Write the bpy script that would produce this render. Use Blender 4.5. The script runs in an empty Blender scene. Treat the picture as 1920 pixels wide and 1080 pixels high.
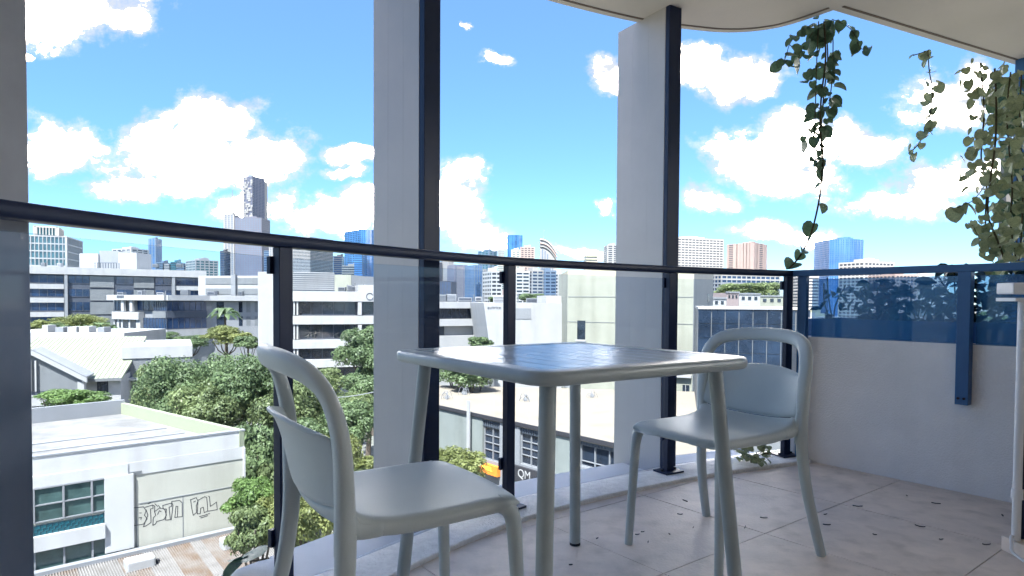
import bpy, math, random
import numpy as np
from mathutils import Vector, Matrix, Euler
R = math.radians
random.seed(7)
rng = np.random.default_rng(7)
scn = bpy.context.scene
col = scn.collection

# ------------------------------------------------------------------ camera
F, PPX, PPY, W, H = 1200.0, 960.0, 598.0, 1920.0, 1080.0
EYE = 0.89
cam_d = bpy.data.cameras.new('camera'); cam = bpy.data.objects.new('camera', cam_d); col.objects.link(cam)
cam_d.sensor_width = 36.0; cam_d.lens = 36.0 * F / W
cam_d.shift_y = (PPY - H / 2) / W
cam_d.clip_start = 0.02; cam_d.clip_end = 8000
RM = Matrix.Rotation(R(90 - 1.6), 3, 'X') @ Matrix.Rotation(R(0.35), 3, 'Z')
cam.matrix_world = Matrix.Translation((0, 0, EYE)) @ RM.to_4x4()
scn.camera = cam

def ray(px, py):
    return RM @ Vector((px - PPX, -(py - PPY), -F))
def at(px, py, Y):
    d = ray(px, py); return Vector((0, 0, EYE)) + d * (Y / d.y)
def atz(px, py, z):
    d = ray(px, py); return Vector((0, 0, EYE)) + d * ((z - EYE) / d.z)

# ------------------------------------------------------------------ light
SUN_EL, SUN_DIR = R(60), Vector((-0.30, -0.95))      # where the sun stands, seen from the balcony
sd = bpy.data.lights.new('sun', 'SUN'); sun = bpy.data.objects.new('sun', sd); col.objects.link(sun)
sd.energy = 3.25; sd.angle = R(0.5); sd.color = (1.0, 0.95, 0.87)
v = Vector((SUN_DIR.x, SUN_DIR.y, 0)).normalized() * math.cos(SUN_EL); v.z = math.sin(SUN_EL)
sun.rotation_euler = v.to_track_quat('Z', 'Y').to_euler()
sun.location = (0, -5, 30)

world = bpy.data.worlds.new('World'); scn.world = world; world.use_nodes = True
scn.view_settings.view_transform = 'Standard'; scn.view_settings.look = 'None'
scn.view_settings.exposure = 2.8; scn.view_settings.gamma = 1.0
scn.view_settings.use_curve_mapping = False

def build_world():
    nt = world.node_tree; N = nt.nodes; L = nt.links; N.clear()
    out = N.new('ShaderNodeOutputWorld'); bg = N.new('ShaderNodeBackground')
    sky = N.new('ShaderNodeTexSky'); sky.sky_type = 'NISHITA'; sky.sun_disc = False
    sky.sun_elevation = SUN_EL; sky.sun_rotation = math.atan2(SUN_DIR.x, SUN_DIR.y)
    sky.air_density = 1.0; sky.dust_density = 0.0; sky.ozone_density = 3.0; sky.altitude = 1500
    tc = N.new('ShaderNodeTexCoord')
    def M(op, a, b=None, c=None, clamp=False):
        n = N.new('ShaderNodeMath'); n.operation = op; n.use_clamp = clamp
        for i, x in enumerate((a, b, c)):
            if x is None: continue
            if isinstance(x, (int, float)): n.inputs[i].default_value = x
            else: L.new(x, n.inputs[i])
        return n.outputs[0]
    sep = N.new('ShaderNodeSeparateXYZ'); L.new(tc.outputs['Generated'], sep.inputs[0])
    x, y, z = sep.outputs
    ys = M('MAXIMUM', y, 0.15)
    u = M('DIVIDE', x, ys); vv = M('DIVIDE', z, ys)
    comb = N.new('ShaderNodeCombineXYZ'); L.new(u, comb.inputs[0]); L.new(vv, comb.inputs[1])
    def noise(vec, scale, detail, rough, sx=1.0, sy=1.0):
        mp = N.new('ShaderNodeMapping'); mp.inputs['Scale'].default_value = (sx, sy, 1)
        L.new(vec, mp.inputs[0])
        n = N.new('ShaderNodeTexNoise'); n.inputs['Scale'].default_value = scale
        n.inputs['Detail'].default_value = detail; n.inputs['Roughness'].default_value = rough
        L.new(mp.outputs[0], n.inputs['Vector']); return n
    wn = noise(comb.outputs[0], 5.5, 7, 0.62)
    sub = N.new('ShaderNodeVectorMath'); sub.operation = 'SUBTRACT'; L.new(wn.outputs['Color'], sub.inputs[0])
    sub.inputs[1].default_value = (0.5, 0.5, 0.5)
    sc = N.new('ShaderNodeVectorMath'); sc.operation = 'MULTIPLY_ADD'; L.new(sub.outputs[0], sc.inputs[0])
    sc.inputs[1].default_value = (0.16, 0.11, 0); L.new(comb.outputs[0], sc.inputs[2])
    warp = sc.outputs[0]
    E = [(140,10,150,62),(70,45,90,55),(235,35,60,28),(120,278,105,46),(370,305,190,62),(425,245,85,58),(300,262,60,48),
         (520,295,72,38),(330,345,170,26),(655,300,55,15),(650,326,40,11),(640,402,105,38),(575,415,62,26),(525,388,40,32),
         (700,385,65,45),(450,392,70,26),(862,335,40,34),(850,400,55,55),(885,445,65,30),(928,124,32,13),(857,68,9,8),
         (1140,140,50,34),(1150,168,34,18),(1300,120,62,42),(1370,142,95,44),(1432,168,42,28),(1320,377,64,26),
         (1440,300,125,58),(1520,272,100,52),(1605,292,105,38),(1480,345,105,36),(1562,240,40,26),(1450,432,95,20),
         (1525,438,45,20),(1775,205,92,56),(1822,158,42,44),(1762,352,100,36),(1690,392,92,26),(1840,335,70,38),
         (1070,466,58,14),(1140,392,28,14),(60,115,14,7),(1960,260,60,50),(-80,250,120,70),(-200,80,150,60),
         (2100,150,140,70),(500,-120,140,50),(1250,-150,200,60),(1900,-100,150,60),(-50,400,120,26)]
    acc = None
    hy = lambda px: 566 + 0.006 * (px - 960)
    for (px, py, rx, ry) in E:
        cu, cv = (px - 960) / F, (hy(px) - py) / F
        a = N.new('ShaderNodeVectorMath'); a.operation = 'SUBTRACT'; L.new(warp, a.inputs[0]); a.inputs[1].default_value = (cu, cv, 0)
        b = N.new('ShaderNodeVectorMath'); b.operation = 'MULTIPLY'; L.new(a.outputs[0], b.inputs[0]); b.inputs[1].default_value = (F / rx, F / ry, 0)
        l = N.new('ShaderNodeVectorMath'); l.operation = 'LENGTH'; L.new(b.outputs[0], l.inputs[0])
        d = M('SUBTRACT', 1.40, l.outputs['Value'])
        acc = d if acc is None else M('MAXIMUM', acc, d)
    fine = noise(comb.outputs[0], 17, 10, 0.66, 1, 1.3)
    dens = M('ADD', acc, M('MULTIPLY', M('SUBTRACT', fine.outputs['Fac'], 0.5), 2.3))
    mask = N.new('ShaderNodeMapRange'); mask.interpolation_type = 'SMOOTHSTEP'
    L.new(dens, mask.inputs[0]); mask.inputs[1].default_value = 0.08; mask.inputs[2].default_value = 0.85
    # the rest of the sky: scattered clouds of the same kind
    back = noise(tc.outputs['Generated'], 3.2, 8, 0.6, 1, 1)
    bm = N.new('ShaderNodeMapRange'); bm.interpolation_type = 'SMOOTHSTEP'; L.new(back.outputs['Fac'], bm.inputs[0])
    bm.inputs[1].default_value = 0.55; bm.inputs[2].default_value = 0.66
    front = N.new('ShaderNodeMapRange'); L.new(y, front.inputs[0]); front.inputs[1].default_value = 0.28; front.inputs[2].default_value = 0.42
    mix = N.new('ShaderNodeMix'); L.new(front.outputs[0], mix.inputs[0]); L.new(bm.outputs[0], mix.inputs[2]); L.new(mask.outputs[0], mix.inputs[3])
    up = N.new('ShaderNodeMapRange'); L.new(z, up.inputs[0]); up.inputs[1].default_value = 0.0; up.inputs[2].default_value = 0.03
    cm = M('MULTIPLY', mix.outputs[0], up.outputs[0])
    shade = noise(comb.outputs[0], 9, 6, 0.6, 1, 2.0)
    cr = N.new('ShaderNodeMapRange'); L.new(shade.outputs['Fac'], cr.inputs[0]); cr.inputs[1].default_value = 0.38; cr.inputs[2].default_value = 0.62
    cc = N.new('ShaderNodeMix'); cc.data_type = 'RGBA'; L.new(cr.outputs[0], cc.inputs[0])
    cc.inputs[6].default_value = (2.25, 2.4, 2.65, 1); cc.inputs[7].default_value = (3.5, 3.5, 3.5, 1)
    core = N.new('ShaderNodeMapRange'); core.interpolation_type = 'SMOOTHSTEP'; L.new(M('ADD', cm, M('MULTIPLY', M('SUBTRACT', shade.outputs['Fac'], 0.5), 1.9)), core.inputs[0])
    core.inputs[1].default_value = 0.66; core.inputs[2].default_value = 1.08
    c2_ = N.new('ShaderNodeMix'); c2_.data_type = 'RGBA'; L.new(core.outputs[0], c2_.inputs[0]); L.new(cc.outputs[2], c2_.inputs[6]); c2_.inputs[7].default_value = (98, 89, 79, 1)  # core radiance and warm tint raised: added fill light for the balcony
    # sky colour towards the horizon: clear pale cyan
    hz_ = N.new('ShaderNodeMapRange'); L.new(z, hz_.inputs[0]); hz_.inputs[1].default_value = 0.0; hz_.inputs[2].default_value = 0.42
    ht = N.new('ShaderNodeMix'); ht.data_type = 'RGBA'; L.new(hz_.outputs[0], ht.inputs[0]); ht.inputs[6].default_value = (0.46, 0.59, 0.74, 1); ht.inputs[7].default_value = (1, 1, 1, 1)
    # air colour: a touch more saturated, as the photograph's sky
    hs = N.new('ShaderNodeHueSaturation'); hs.inputs['Saturation'].default_value = 1.13; hs.inputs['Value'].default_value = 1.0
    mm_ = N.new('ShaderNodeMix'); mm_.data_type = 'RGBA'; mm_.blend_type = 'MULTIPLY'; mm_.inputs[0].default_value = 1.0
    L.new(sky.outputs[0], mm_.inputs[6]); L.new(ht.outputs[2], mm_.inputs[7]); L.new(mm_.outputs[2], hs.inputs['Color'])
    fm = N.new('ShaderNodeMix'); fm.data_type = 'RGBA'; L.new(cm, fm.inputs[0]); L.new(hs.outputs[0], fm.inputs[6]); L.new(c2_.outputs[2], fm.inputs[7])
    L.new(fm.outputs[2], bg.inputs[0]); bg.inputs[1].default_value = 0.0505
    L.new(bg.outputs[0], out.inputs[0])
    world.cycles.sampling_method = 'MANUAL'; world.cycles.sample_map_resolution = 1024
build_world()
scn.render.engine = 'CYCLES'
scn.cycles.max_bounces = 8; scn.cycles.transparent_max_bounces = 24; scn.cycles.diffuse_bounces = 6
scn.cycles.caustics_reflective = False; scn.cycles.caustics_refractive = False

# ------------------------------------------------------------------ materials
MATS = {}
def mat(name, color, rough=0.6, metal=0.0, var=0.0, scale=3.0, bump=0.0, bscale=60.0, spec=0.5, color2=None, dirt=0.0):
    if name in MATS: return MATS[name]
    m = bpy.data.materials.new(name); m.use_nodes = True; nt = m.node_tree; N = nt.nodes; L = nt.links
    b = N['Principled BSDF']; b.inputs['Roughness'].default_value = rough; b.inputs['Metallic'].default_value = metal
    b.inputs['Specular IOR Level'].default_value = spec
    c = (*color, 1)
    b.inputs['Base Color'].default_value = c
    tc = N.new('ShaderNodeTexCoord')
    if var > 0 or color2:
        n = N.new('ShaderNodeTexNoise'); n.inputs['Scale'].default_value = scale; n.inputs['Detail'].default_value = 7; n.inputs['Roughness'].default_value = 0.62
        L.new(tc.outputs['Object'], n.inputs['Vector'])
        mr = N.new('ShaderNodeMapRange'); L.new(n.outputs['Fac'], mr.inputs[0]); mr.inputs[1].default_value = 0.32; mr.inputs[2].default_value = 0.68
        mx = N.new('ShaderNodeMix'); mx.data_type = 'RGBA'; L.new(mr.outputs[0], mx.inputs[0])
        lo = tuple(max(0, k * (1 - var)) for k in color); hi = tuple(min(1, k * (1 + var)) for k in color)
        if color2: lo, hi = color, color2
        mx.inputs[6].default_value = (*lo, 1); mx.inputs[7].default_value = (*hi, 1)
        res = mx.outputs[2]
        if dirt > 0:
            n2 = N.new('ShaderNodeTexNoise'); n2.inputs['Scale'].default_value = scale * 0.6; n2.inputs['Detail'].default_value = 9
            mp = N.new('ShaderNodeMapping'); mp.inputs['Scale'].default_value = (3, 3, 0.35); L.new(tc.outputs['Object'], mp.inputs[0]); L.new(mp.outputs[0], n2.inputs['Vector'])
            m2 = N.new('ShaderNodeMapRange'); L.new(n2.outputs['Fac'], m2.inputs[0]); m2.inputs[1].default_value = 0.5; m2.inputs[2].default_value = 0.75; m2.inputs[4].default_value = dirt
            mx2 = N.new('ShaderNodeMix'); mx2.data_type = 'RGBA'; mx2.blend_type = 'MULTIPLY'; L.new(m2.outputs[0], mx2.inputs[0]); L.new(res, mx2.inputs[6]); mx2.inputs[7].default_value = (0.45, 0.42, 0.37, 1)
            res = mx2.outputs[2]
        L.new(res, b.inputs['Base Color'])
        m2 = N.new('ShaderNodeMapRange'); L.new(n.outputs['Fac'], m2.inputs[0]); m2.inputs[3].default_value = max(0.02, rough - 0.08); m2.inputs[4].default_value = min(1, rough + 0.08)
        L.new(m2.outputs[0], b.inputs['Roughness'])
    if bump > 0:
        nb = N.new('ShaderNodeTexNoise'); nb.inputs['Scale'].default_value = bscale; nb.inputs['Detail'].default_value = 5
        L.new(tc.outputs['Object'], nb.inputs['Vector'])
        bp = N.new('ShaderNodeBump'); bp.inputs['Strength'].default_value = bump; bp.inputs['Distance'].default_value = 0.01
        L.new(nb.outputs['Fac'], bp.inputs['Height']); L.new(bp.outputs[0], b.inputs['Normal'])
    MATS[name] = m; return m

def glass_mat(name, tint, body=(0.1, 0.2, 0.35), body_fac=0.0, refl=1.0):
    m = bpy.data.materials.new(name); m.use_nodes = True; nt = m.node_tree; N = nt.nodes; L = nt.links; N.clear()
    out = N.new('ShaderNodeOutputMaterial'); tr = N.new('ShaderNodeBsdfTransparent'); tr.inputs[0].default_value = (*tint, 1)
    gl = N.new('ShaderNodeBsdfGlossy'); gl.inputs['Roughness'].default_value = 0.01; gl.inputs[0].default_value = (refl, refl, refl, 1)
    lw = N.new('ShaderNodeLayerWeight'); lw.inputs[0].default_value = 0.5
    pw_ = N.new('ShaderNodeMath'); pw_.operation = 'POWER'; L.new(lw.outputs['Facing'], pw_.inputs[0]); pw_.inputs[1].default_value = 5
    fr = N.new('ShaderNodeMath'); fr.operation = 'MULTIPLY_ADD'; L.new(pw_.outputs[0], fr.inputs[0]); fr.inputs[1].default_value = 0.9; fr.inputs[2].default_value = 0.03
    df = N.new('ShaderNodeBsdfDiffuse'); df.inputs[0].default_value = (*body, 1)
    m1 = N.new('ShaderNodeMixShader'); m1.inputs[0].default_value = body_fac; L.new(tr.outputs[0], m1.inputs[1]); L.new(df.outputs[0], m1.inputs[2])
    m2 = N.new('ShaderNodeMixShader'); L.new(fr.outputs[0], m2.inputs[0]); L.new(m1.outputs[0], m2.inputs[1]); L.new(gl.outputs[0], m2.inputs[2])
    L.new(m2.outputs[0], out.inputs[0]); MATS[name] = m; return m

def leaf_mat(name, dark, light, trans=0.35, rough=0.5, scale=0.6):
    m = bpy.data.materials.new(name); m.use_nodes = True; nt = m.node_tree; N = nt.nodes; L = nt.links; N.clear()
    out = N.new('ShaderNodeOutputMaterial'); b = N.new('ShaderNodeBsdfPrincipled'); b.inputs['Roughness'].default_value = rough
    b.inputs['Specular IOR Level'].default_value = 0.35
    at_ = N.new('ShaderNodeAttribute'); at_.attribute_name = 'tone'
    tc = N.new('ShaderNodeTexCoord'); n = N.new('ShaderNodeTexNoise'); n.inputs['Scale'].default_value = scale; n.inputs['Detail'].default_value = 5
    L.new(tc.outputs['Object'], n.inputs['Vector'])
    ad = N.new('ShaderNodeMath'); ad.operation = 'MULTIPLY_ADD'; L.new(at_.outputs['Fac'], ad.inputs[0]); ad.inputs[1].default_value = 0.6
    s = N.new('ShaderNodeMapRange'); L.new(n.outputs['Fac'], s.inputs[0]); s.inputs[1].default_value = 0.35; s.inputs[2].default_value = 0.65; s.inputs[4].default_value = 0.5
    L.new(s.outputs[0], ad.inputs[2])
    mx = N.new('ShaderNodeMix'); mx.data_type = 'RGBA'; L.new(ad.outputs[0], mx.inputs[0]); mx.inputs[6].default_value = (*dark, 1); mx.inputs[7].default_value = (*light, 1)
    L.new(mx.outputs[2], b.inputs['Base Color'])
    t = N.new('ShaderNodeBsdfTranslucent'); L.new(mx.outputs[2], t.inputs[0])
    ms = N.new('ShaderNodeMixShader'); ms.inputs[0].default_value = trans; L.new(b.outputs[0], ms.inputs[1]); L.new(t.outputs[0], ms.inputs[2])
    L.new(ms.outputs[0], out.inputs[0]); MATS[name] = m; return m

mat('tile', (0.72, 0.62, 0.535), 0.62, var=0.12, scale=6, bump=0.3, bscale=90, dirt=0.42)
mat('grout', (0.07, 0.065, 0.06), 0.9)
mat('kerb', (0.88, 0.875, 0.86), 0.9, var=0.1, scale=30, bump=0.9, bscale=120)
mat('ledge', (0.66, 0.65, 0.65), 0.6, var=0.06, scale=4, bump=0.1)
mat('render_wall', (0.90, 0.865, 0.835), 0.85, var=0.05, dirt=0.10, scale=3, bump=0.5, bscale=150)
mat('ceiling', (0.68, 0.625, 0.59), 0.85, var=0.04, scale=2, bump=0.15, bscale=80)
mat('groove_shade', (0.16, 0.12, 0.10), 0.8)
mat('fin_metal', (0.47, 0.435, 0.425), 0.42, metal=0.1, var=0.06, scale=2.5, bump=0.03)
mat('navy', (0.006, 0.014, 0.048), 0.42, spec=0.3, var=0.15, scale=6)
mat('navy_flare', (0.03, 0.11, 0.26), 0.4, var=0.1, scale=5)  # navy lifted towards blue: lens flare put into the metal's colour
mat('slate_strip', (0.30, 0.31, 0.35), 0.45, var=0.12, scale=4)
mat('chair_plastic', (0.45, 0.50, 0.50), 0.42, var=0.04, scale=6, bump=0.12, bscale=400)
mat('chair_pale', (0.33, 0.40, 0.415), 0.42, var=0.04, scale=6, bump=0.12, bscale=400)
mat('table_metal', (0.33, 0.375, 0.38), 0.33, var=0.09, scale=8, bump=0.06, bscale=300)
mat('slat_sky_tint', (0.27, 0.335, 0.39), 0.22, var=0.06, scale=8, bump=0.05, bscale=300)  # bluer than the frame: sky reflection put into the base colour
mat('rubber', (0.01, 0.01, 0.012), 0.7)
mat('white_plastic', (0.75, 0.75, 0.76), 0.4)
mat('dry_leaf', (0.045, 0.03, 0.02), 0.8, var=0.4, scale=40)
mat('stem', (0.07, 0.06, 0.035), 0.9, spec=0.1, var=0.3, scale=30)
mat('bark', (0.10, 0.08, 0.06), 0.9, var=0.35, scale=3, bump=0.6, bscale=20)
mat('asphalt', (0.055, 0.055, 0.058), 0.9, var=0.2, scale=0.3)
mat('earth', (0.22, 0.215, 0.20), 0.95, color2=(0.07, 0.085, 0.05), scale=0.02)
mat('white_wall', (0.34, 0.34, 0.335), 0.8, var=0.06, scale=0.5, dirt=0.22)
mat('cream_wall', (0.27, 0.275, 0.22), 0.85, var=0.09, scale=0.35, dirt=0.4)
mat('pale_yellow', (0.42, 0.415, 0.355), 0.85, var=0.05, scale=0.6, dirt=0.28)
mat('grey_wall', (0.15, 0.16, 0.165), 0.85, var=0.08, scale=0.5, dirt=0.2)
mat('light_grey', (0.21, 0.22, 0.23), 0.8, var=0.05, scale=0.5, dirt=0.15)
mat('shop_wall', (0.20, 0.225, 0.21), 0.85, var=0.08, scale=0.5, dirt=0.35)
mat('slate_wall', (0.05, 0.06, 0.08), 0.7, var=0.1, scale=0.4)
mat('mauve_grey', (0.10, 0.11, 0.15), 0.7, var=0.1, scale=0.02)
mat('steel_blue', (0.08, 0.125, 0.19), 0.5, var=0.15, scale=0.02)
mat('pink_wall', (0.25, 0.20, 0.19), 0.8, var=0.06, scale=0.05)
mat('glass_dark', (0.018, 0.026, 0.04), 0.12, spec=0.8, var=0.6, scale=0.45)
mat('glass_blue', (0.03, 0.11, 0.28), 0.15, spec=0.9, var=0.4, scale=0.08)
mat('glass_navy', (0.01, 0.03, 0.075), 0.15, spec=0.8, var=0.5, scale=0.3)
mat('glass_teal', (0.02, 0.08, 0.10), 0.15, spec=0.8, var=0.5, scale=0.25)
mat('pane_green', (0.05, 0.09, 0.085), 0.18, spec=0.6, var=0.35, scale=1.2)
mat('teal_panel', (0.012, 0.13, 0.16), 0.5, var=0.1, scale=2)
mat('teal_dark', (0.004, 0.03, 0.045), 0.6)
mat('white_paint', (0.46, 0.46, 0.45), 0.8, var=0.05, scale=0.5, dirt=0.3)
mat('tower_blue', (0.045, 0.12, 0.27), 0.4, var=0.3, scale=0.05)
mat('roof_white', (0.25, 0.245, 0.235), 0.8, color2=(0.12, 0.118, 0.112), scale=0.4, dirt=0.2)
mat('roof_sand', (0.23, 0.20, 0.155), 0.9, var=0.08, scale=0.35, dirt=0.3)
mat('roof_green', (0.27, 0.29, 0.20), 0.6, var=0.05, scale=0.4)
mat('rust', (0.20, 0.185, 0.17), 0.8, color2=(0.135, 0.09, 0.06), scale=1.4)
mat('sheet_pale', (0.21, 0.20, 0.19), 0.7, var=0.15, scale=1.0, dirt=0.4)
mat('sheet_grey', (0.07, 0.085, 0.105), 0.6, var=0.12, scale=1.0)
mat('paint_black', (0.05, 0.05, 0.055), 0.8)
mat('dark_panel', (0.012, 0.024, 0.045), 0.28, spec=0.5, var=0.5, scale=0.4)
mat('valley_grime_shade', (0.05, 0.042, 0.036), 0.9, var=0.5, scale=3)  # dark furrows: grime together with painted valley shade
mat('sign_orange', (0.80, 0.24, 0.03), 0.6)
mat('sign_yellow', (0.85, 0.65, 0.08), 0.6)
mat('sign_dark', (0.03, 0.03, 0.035), 0.6)
glass_mat('rail_glass', (0.86, 0.90, 0.95), refl=0.45)
glass_mat('rail_glass_flare', (0.62, 0.78, 0.93), body=(0.10, 0.34, 0.62), body_fac=0.34, refl=0.6)  # diffuse blue body paints lens-flare haze into the glass
leaf_mat('leaf_tree', (0.028, 0.052, 0.022), (0.21, 0.29, 0.13))
leaf_mat('leaf_yellow', (0.06, 0.08, 0.02), (0.28, 0.31, 0.11))
leaf_mat('leaf_olive', (0.042, 0.066, 0.026), (0.25, 0.31, 0.13))
leaf_mat('leaf_bright', (0.045, 0.09, 0.02), (0.21, 0.32, 0.10))
leaf_mat('leaf_vine', (0.03, 0.07, 0.045), (0.13, 0.21, 0.12), trans=0.25, rough=0.4, scale=9)
leaf_mat('leaf_vine_pale', (0.08, 0.12, 0.075), (0.32, 0.36, 0.20), trans=0.25, rough=0.4, scale=9)
leaf_mat('leaf_planter', (0.010, 0.03, 0.035), (0.03, 0.07, 0.07), trans=0.1, rough=0.35, scale=9)

# ------------------------------------------------------------------ builders
def tag(o, label=None, cat=None, group=None, kind=None):
    if label: o['label'] = label
    if cat: o['category'] = cat
    if group: o['group'] = group
    if kind: o['kind'] = kind
    return o
def empty(name, loc=(0, 0, 0), label=None, cat=None, group=None, rz=0.0):
    o = bpy.data.objects.new(name, None); col.objects.link(o); o.location = loc; o.rotation_euler = (0, 0, rz)
    o.empty_display_size = 0.1
    return tag(o, label, cat, group)

class MB:
    def __init__(s): s.v = []; s.f = []
    def add(s, vs, fs):
        n = len(s.v); s.v.extend([tuple(p) for p in vs]); s.f.extend([tuple(i + n for i in f) for f in fs]); return s
    def para(s, o, a, b, c):
        o, a, b, c = map(Vector, (o, a, b, c))
        vs = [o, o + a, o + a + b, o + b, o + c, o + a + c, o + a + b + c, o + b + c]
        fl = [(0, 3, 2, 1), (4, 5, 6, 7), (0, 1, 5, 4), (1, 2, 6, 5), (2, 3, 7, 6), (3, 0, 4, 7)]
        if a.cross(b).dot(c) < 0: fl = [tuple(reversed(f)) for f in fl]
        return s.add(vs, fl)
    def box(s, x0, x1, y0, y1, z0, z1): return s.para((x0, y0, z0), (x1 - x0, 0, 0), (0, y1 - y0, 0), (0, 0, z1 - z0))
    def prism(s, poly, z0, z1):
        n = len(poly)
        area = sum(poly[i][0] * poly[(i + 1) % n][1] - poly[(i + 1) % n][0] * poly[i][1] for i in range(n))
        if area < 0: poly = poly[::-1]
        vs = [(p[0], p[1], z0) for p in poly] + [(p[0], p[1], z1) for p in poly]
        fs = [tuple(range(n - 1, -1, -1)), tuple(range(n, 2 * n))] + [(i, (i + 1) % n, n + (i + 1) % n, n + i) for i in range(n)]
        return s.add(vs, fs)
    def sweep(s, pts, wid, dep, n=12, side=None, cap=True, power=2.0):
        """tube along pts; wid along `side` vector, dep perpendicular to it"""
        pts = [Vector(p) for p in pts]; m = len(pts)
        if not hasattr(wid, '__len__'): wid = [wid] * m
        if not hasattr(dep, '__len__'): dep = [dep] * m
        base = len(s.v); last = None
        for i, p in enumerate(pts):
            t = (pts[min(i + 1, m - 1)] - pts[max(i - 1, 0)]).normalized()
            sd_ = side[i] if isinstance(side, list) else side
            if sd_ is None:
                if last is None:
                    sd_ = Vector((1, 0, 0)) if abs(t.x) < 0.9 else Vector((0, 1, 0))
                else: sd_ = last
            a = Vector(sd_); a = (a - t * a.dot(t)).normalized(); b = t.cross(a); last = a
            for k in range(n):
                th = 2 * math.pi * k / n; c, q = math.cos(th), math.sin(th)
                if power != 2.0:
                    c = math.copysign(abs(c) ** (2 / power), c); q = math.copysign(abs(q) ** (2 / power), q)
                s.v.append(tuple(p + a * (c * wid[i]) + b * (q * dep[i])))
        for i in range(m - 1):
            for k in range(n):
                k2 = (k + 1) % n
                s.f.append((base + i * n + k, base + i * n + k2, base + (i + 1) * n + k2, base + (i + 1) * n + k))
        if cap:
            s.f.append(tuple(base + k for k in range(n - 1, -1, -1))); s.f.append(tuple(base + (m - 1) * n + k for k in range(n)))
        return s
    def build(s, name, m, parent=None, smooth=False, bevel=0.0, subsurf=0, kind=None, label=None):
        me = bpy.data.meshes.new(name); me.from_pydata(s.v, [], s.f); me.update()
        o = bpy.data.objects.new(name, me); col.objects.link(o)
        if parent is not None:
            o.parent = parent
        for mm in (m if isinstance(m, list) else [m]): me.materials.append(MATS[mm] if isinstance(mm, str) else mm)
        if smooth:
            me.polygons.foreach_set('use_smooth', [True] * len(me.polygons))
            try: me.set_sharp_from_angle(angle=R(50))
            except Exception: pass
        if bevel: md = o.modifiers.new('bevel', 'BEVEL'); md.width = bevel; md.segments = 2; md.limit_method = 'ANGLE'
        if subsurf: md = o.modifiers.new('sub', 'SUBSURF'); md.levels = subsurf; md.render_levels = subsurf
        if kind: o['kind'] = kind
        if label: o['label'] = label
        return o
def inst(o, name=None, parent=None, loc=None):
    c = o.copy()
    if name: c.name = name
    col.objects.link(c)
    if parent is not None: c.parent = parent
    if loc is not None: c.location = loc
    return c
def copy_tree(o, parent=None):
    c = o.copy(); col.objects.link(c); c.parent = parent
    for ch in list(o.children): copy_tree(ch, c)
    return c
def catmull(pts, n=8):
    P = [Vector(p) for p in pts]; out = []
    for i in range(len(P) - 1):
        p0 = P[max(i - 1, 0)]; p1 = P[i]; p2 = P[i + 1]; p3 = P[min(i + 2, len(P) - 1)]
        for k in range(n):
            t = k / n
            out.append(0.5 * ((2 * p1) + (p2 - p0) * t + (2 * p0 - 5 * p1 + 4 * p2 - p3) * t * t + (-p0 + 3 * p1 - 3 * p2 + p3) * t ** 3))
    out.append(P[-1]); return out
def offset2(pts, d):
    """offset an open plan polyline; +d is to its left"""
    out = []
    for i, p in enumerate(pts):
        t = (pts[min(i + 1, len(pts) - 1)] - pts[max(i - 1, 0)]); t = Vector((t.x, t.y)).normalized()
        out.append(Vector((p.x - t.y * d, p.y + t.x * d)))
    return out
def strip(pa, pb, z0, z1, mb=None):
    """solid strip between two plan polylines of equal length"""
    mb = mb or MB(); n = len(pa); vs = []
    for a, b in zip(pa, pb): vs += [(a.x, a.y, z1), (b.x, b.y, z1), (a.x, a.y, z0), (b.x, b.y, z0)]
    fs = []
    for i in range(n - 1):
        k = 4 * i; fs += [(k, k + 4, k + 5, k + 1), (k + 2, k + 3, k + 7, k + 6), (k + 1, k + 5, k + 7, k + 3), (k, k + 2, k + 6, k + 4)]
    fs += [(0, 1, 3, 2), (4 * n - 4, 4 * n - 2, 4 * n - 1, 4 * n - 3)]
    return mb.add(vs, fs)

# ------------------------------------------------------------------ the ground
G = -14.0
gm = MB(); gm.add([(-4000, -300, G), (4000, -300, G), (4000, 7000, G), (-4000, 7000, G)], [(0, 1, 2, 3)])
tag(gm.build('ground', 'earth'), kind='structure')
rd = MB(); rd.para((-8, 6, G + 0.004), (40, -14, 0), (-6, 9, 0), (0, 0, 0.02)); rd.build('road', 'asphalt')['kind'] = 'structure'

# ------------------------------------------------------------------ the balcony
RAILP = [(-1.32, -1.6), (-1.22, -0.4), (-1.10, 0.55), (-0.95, 1.22), (-0.655, 1.83), (-0.03, 2.66), (0.83, 3.28), (1.62, 3.66)]
RAIL = [Vector((p.x, p.y)) for p in catmull([(a, b, 0) for a, b in RAILP], 10)]
RAIL3 = [Vector((p.x, p.y, 0)) for p in RAIL]
def rail_t(i): # tangent
    t = RAIL[min(i + 1, len(RAIL) - 1)] - RAIL[max(i - 1, 0)]; return t.normalized()
CORNER = Vector((1.62, 3.66)); WD = Vector((0.61, -0.79)).normalized(); PD = Vector((0.79, 0.61)).normalized()
kin = offset2(RAIL, -0.13); kout = offset2(RAIL, 0.07); lout = offset2(RAIL, 0.42)
WALL_END = CORNER + WD * 2.6
# slab under everything, kerb, ledge
slab_poly = [(p.x, p.y) for p in RAIL] + [tuple(WALL_END), (3.2, -1.6)]
MB().prism(slab_poly, -0.30, -0.012).build('floor_slab', 'grout')['kind'] = 'structure'
ledge = strip(lout, kout, -0.30, -0.035).build('outer_ledge', 'ledge'); ledge['kind'] = 'structure'
kerb = strip(kout, kin, -0.28, 0.018).build('kerb', 'kerb', bevel=0.006); kerb['kind'] = 'structure'
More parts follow.
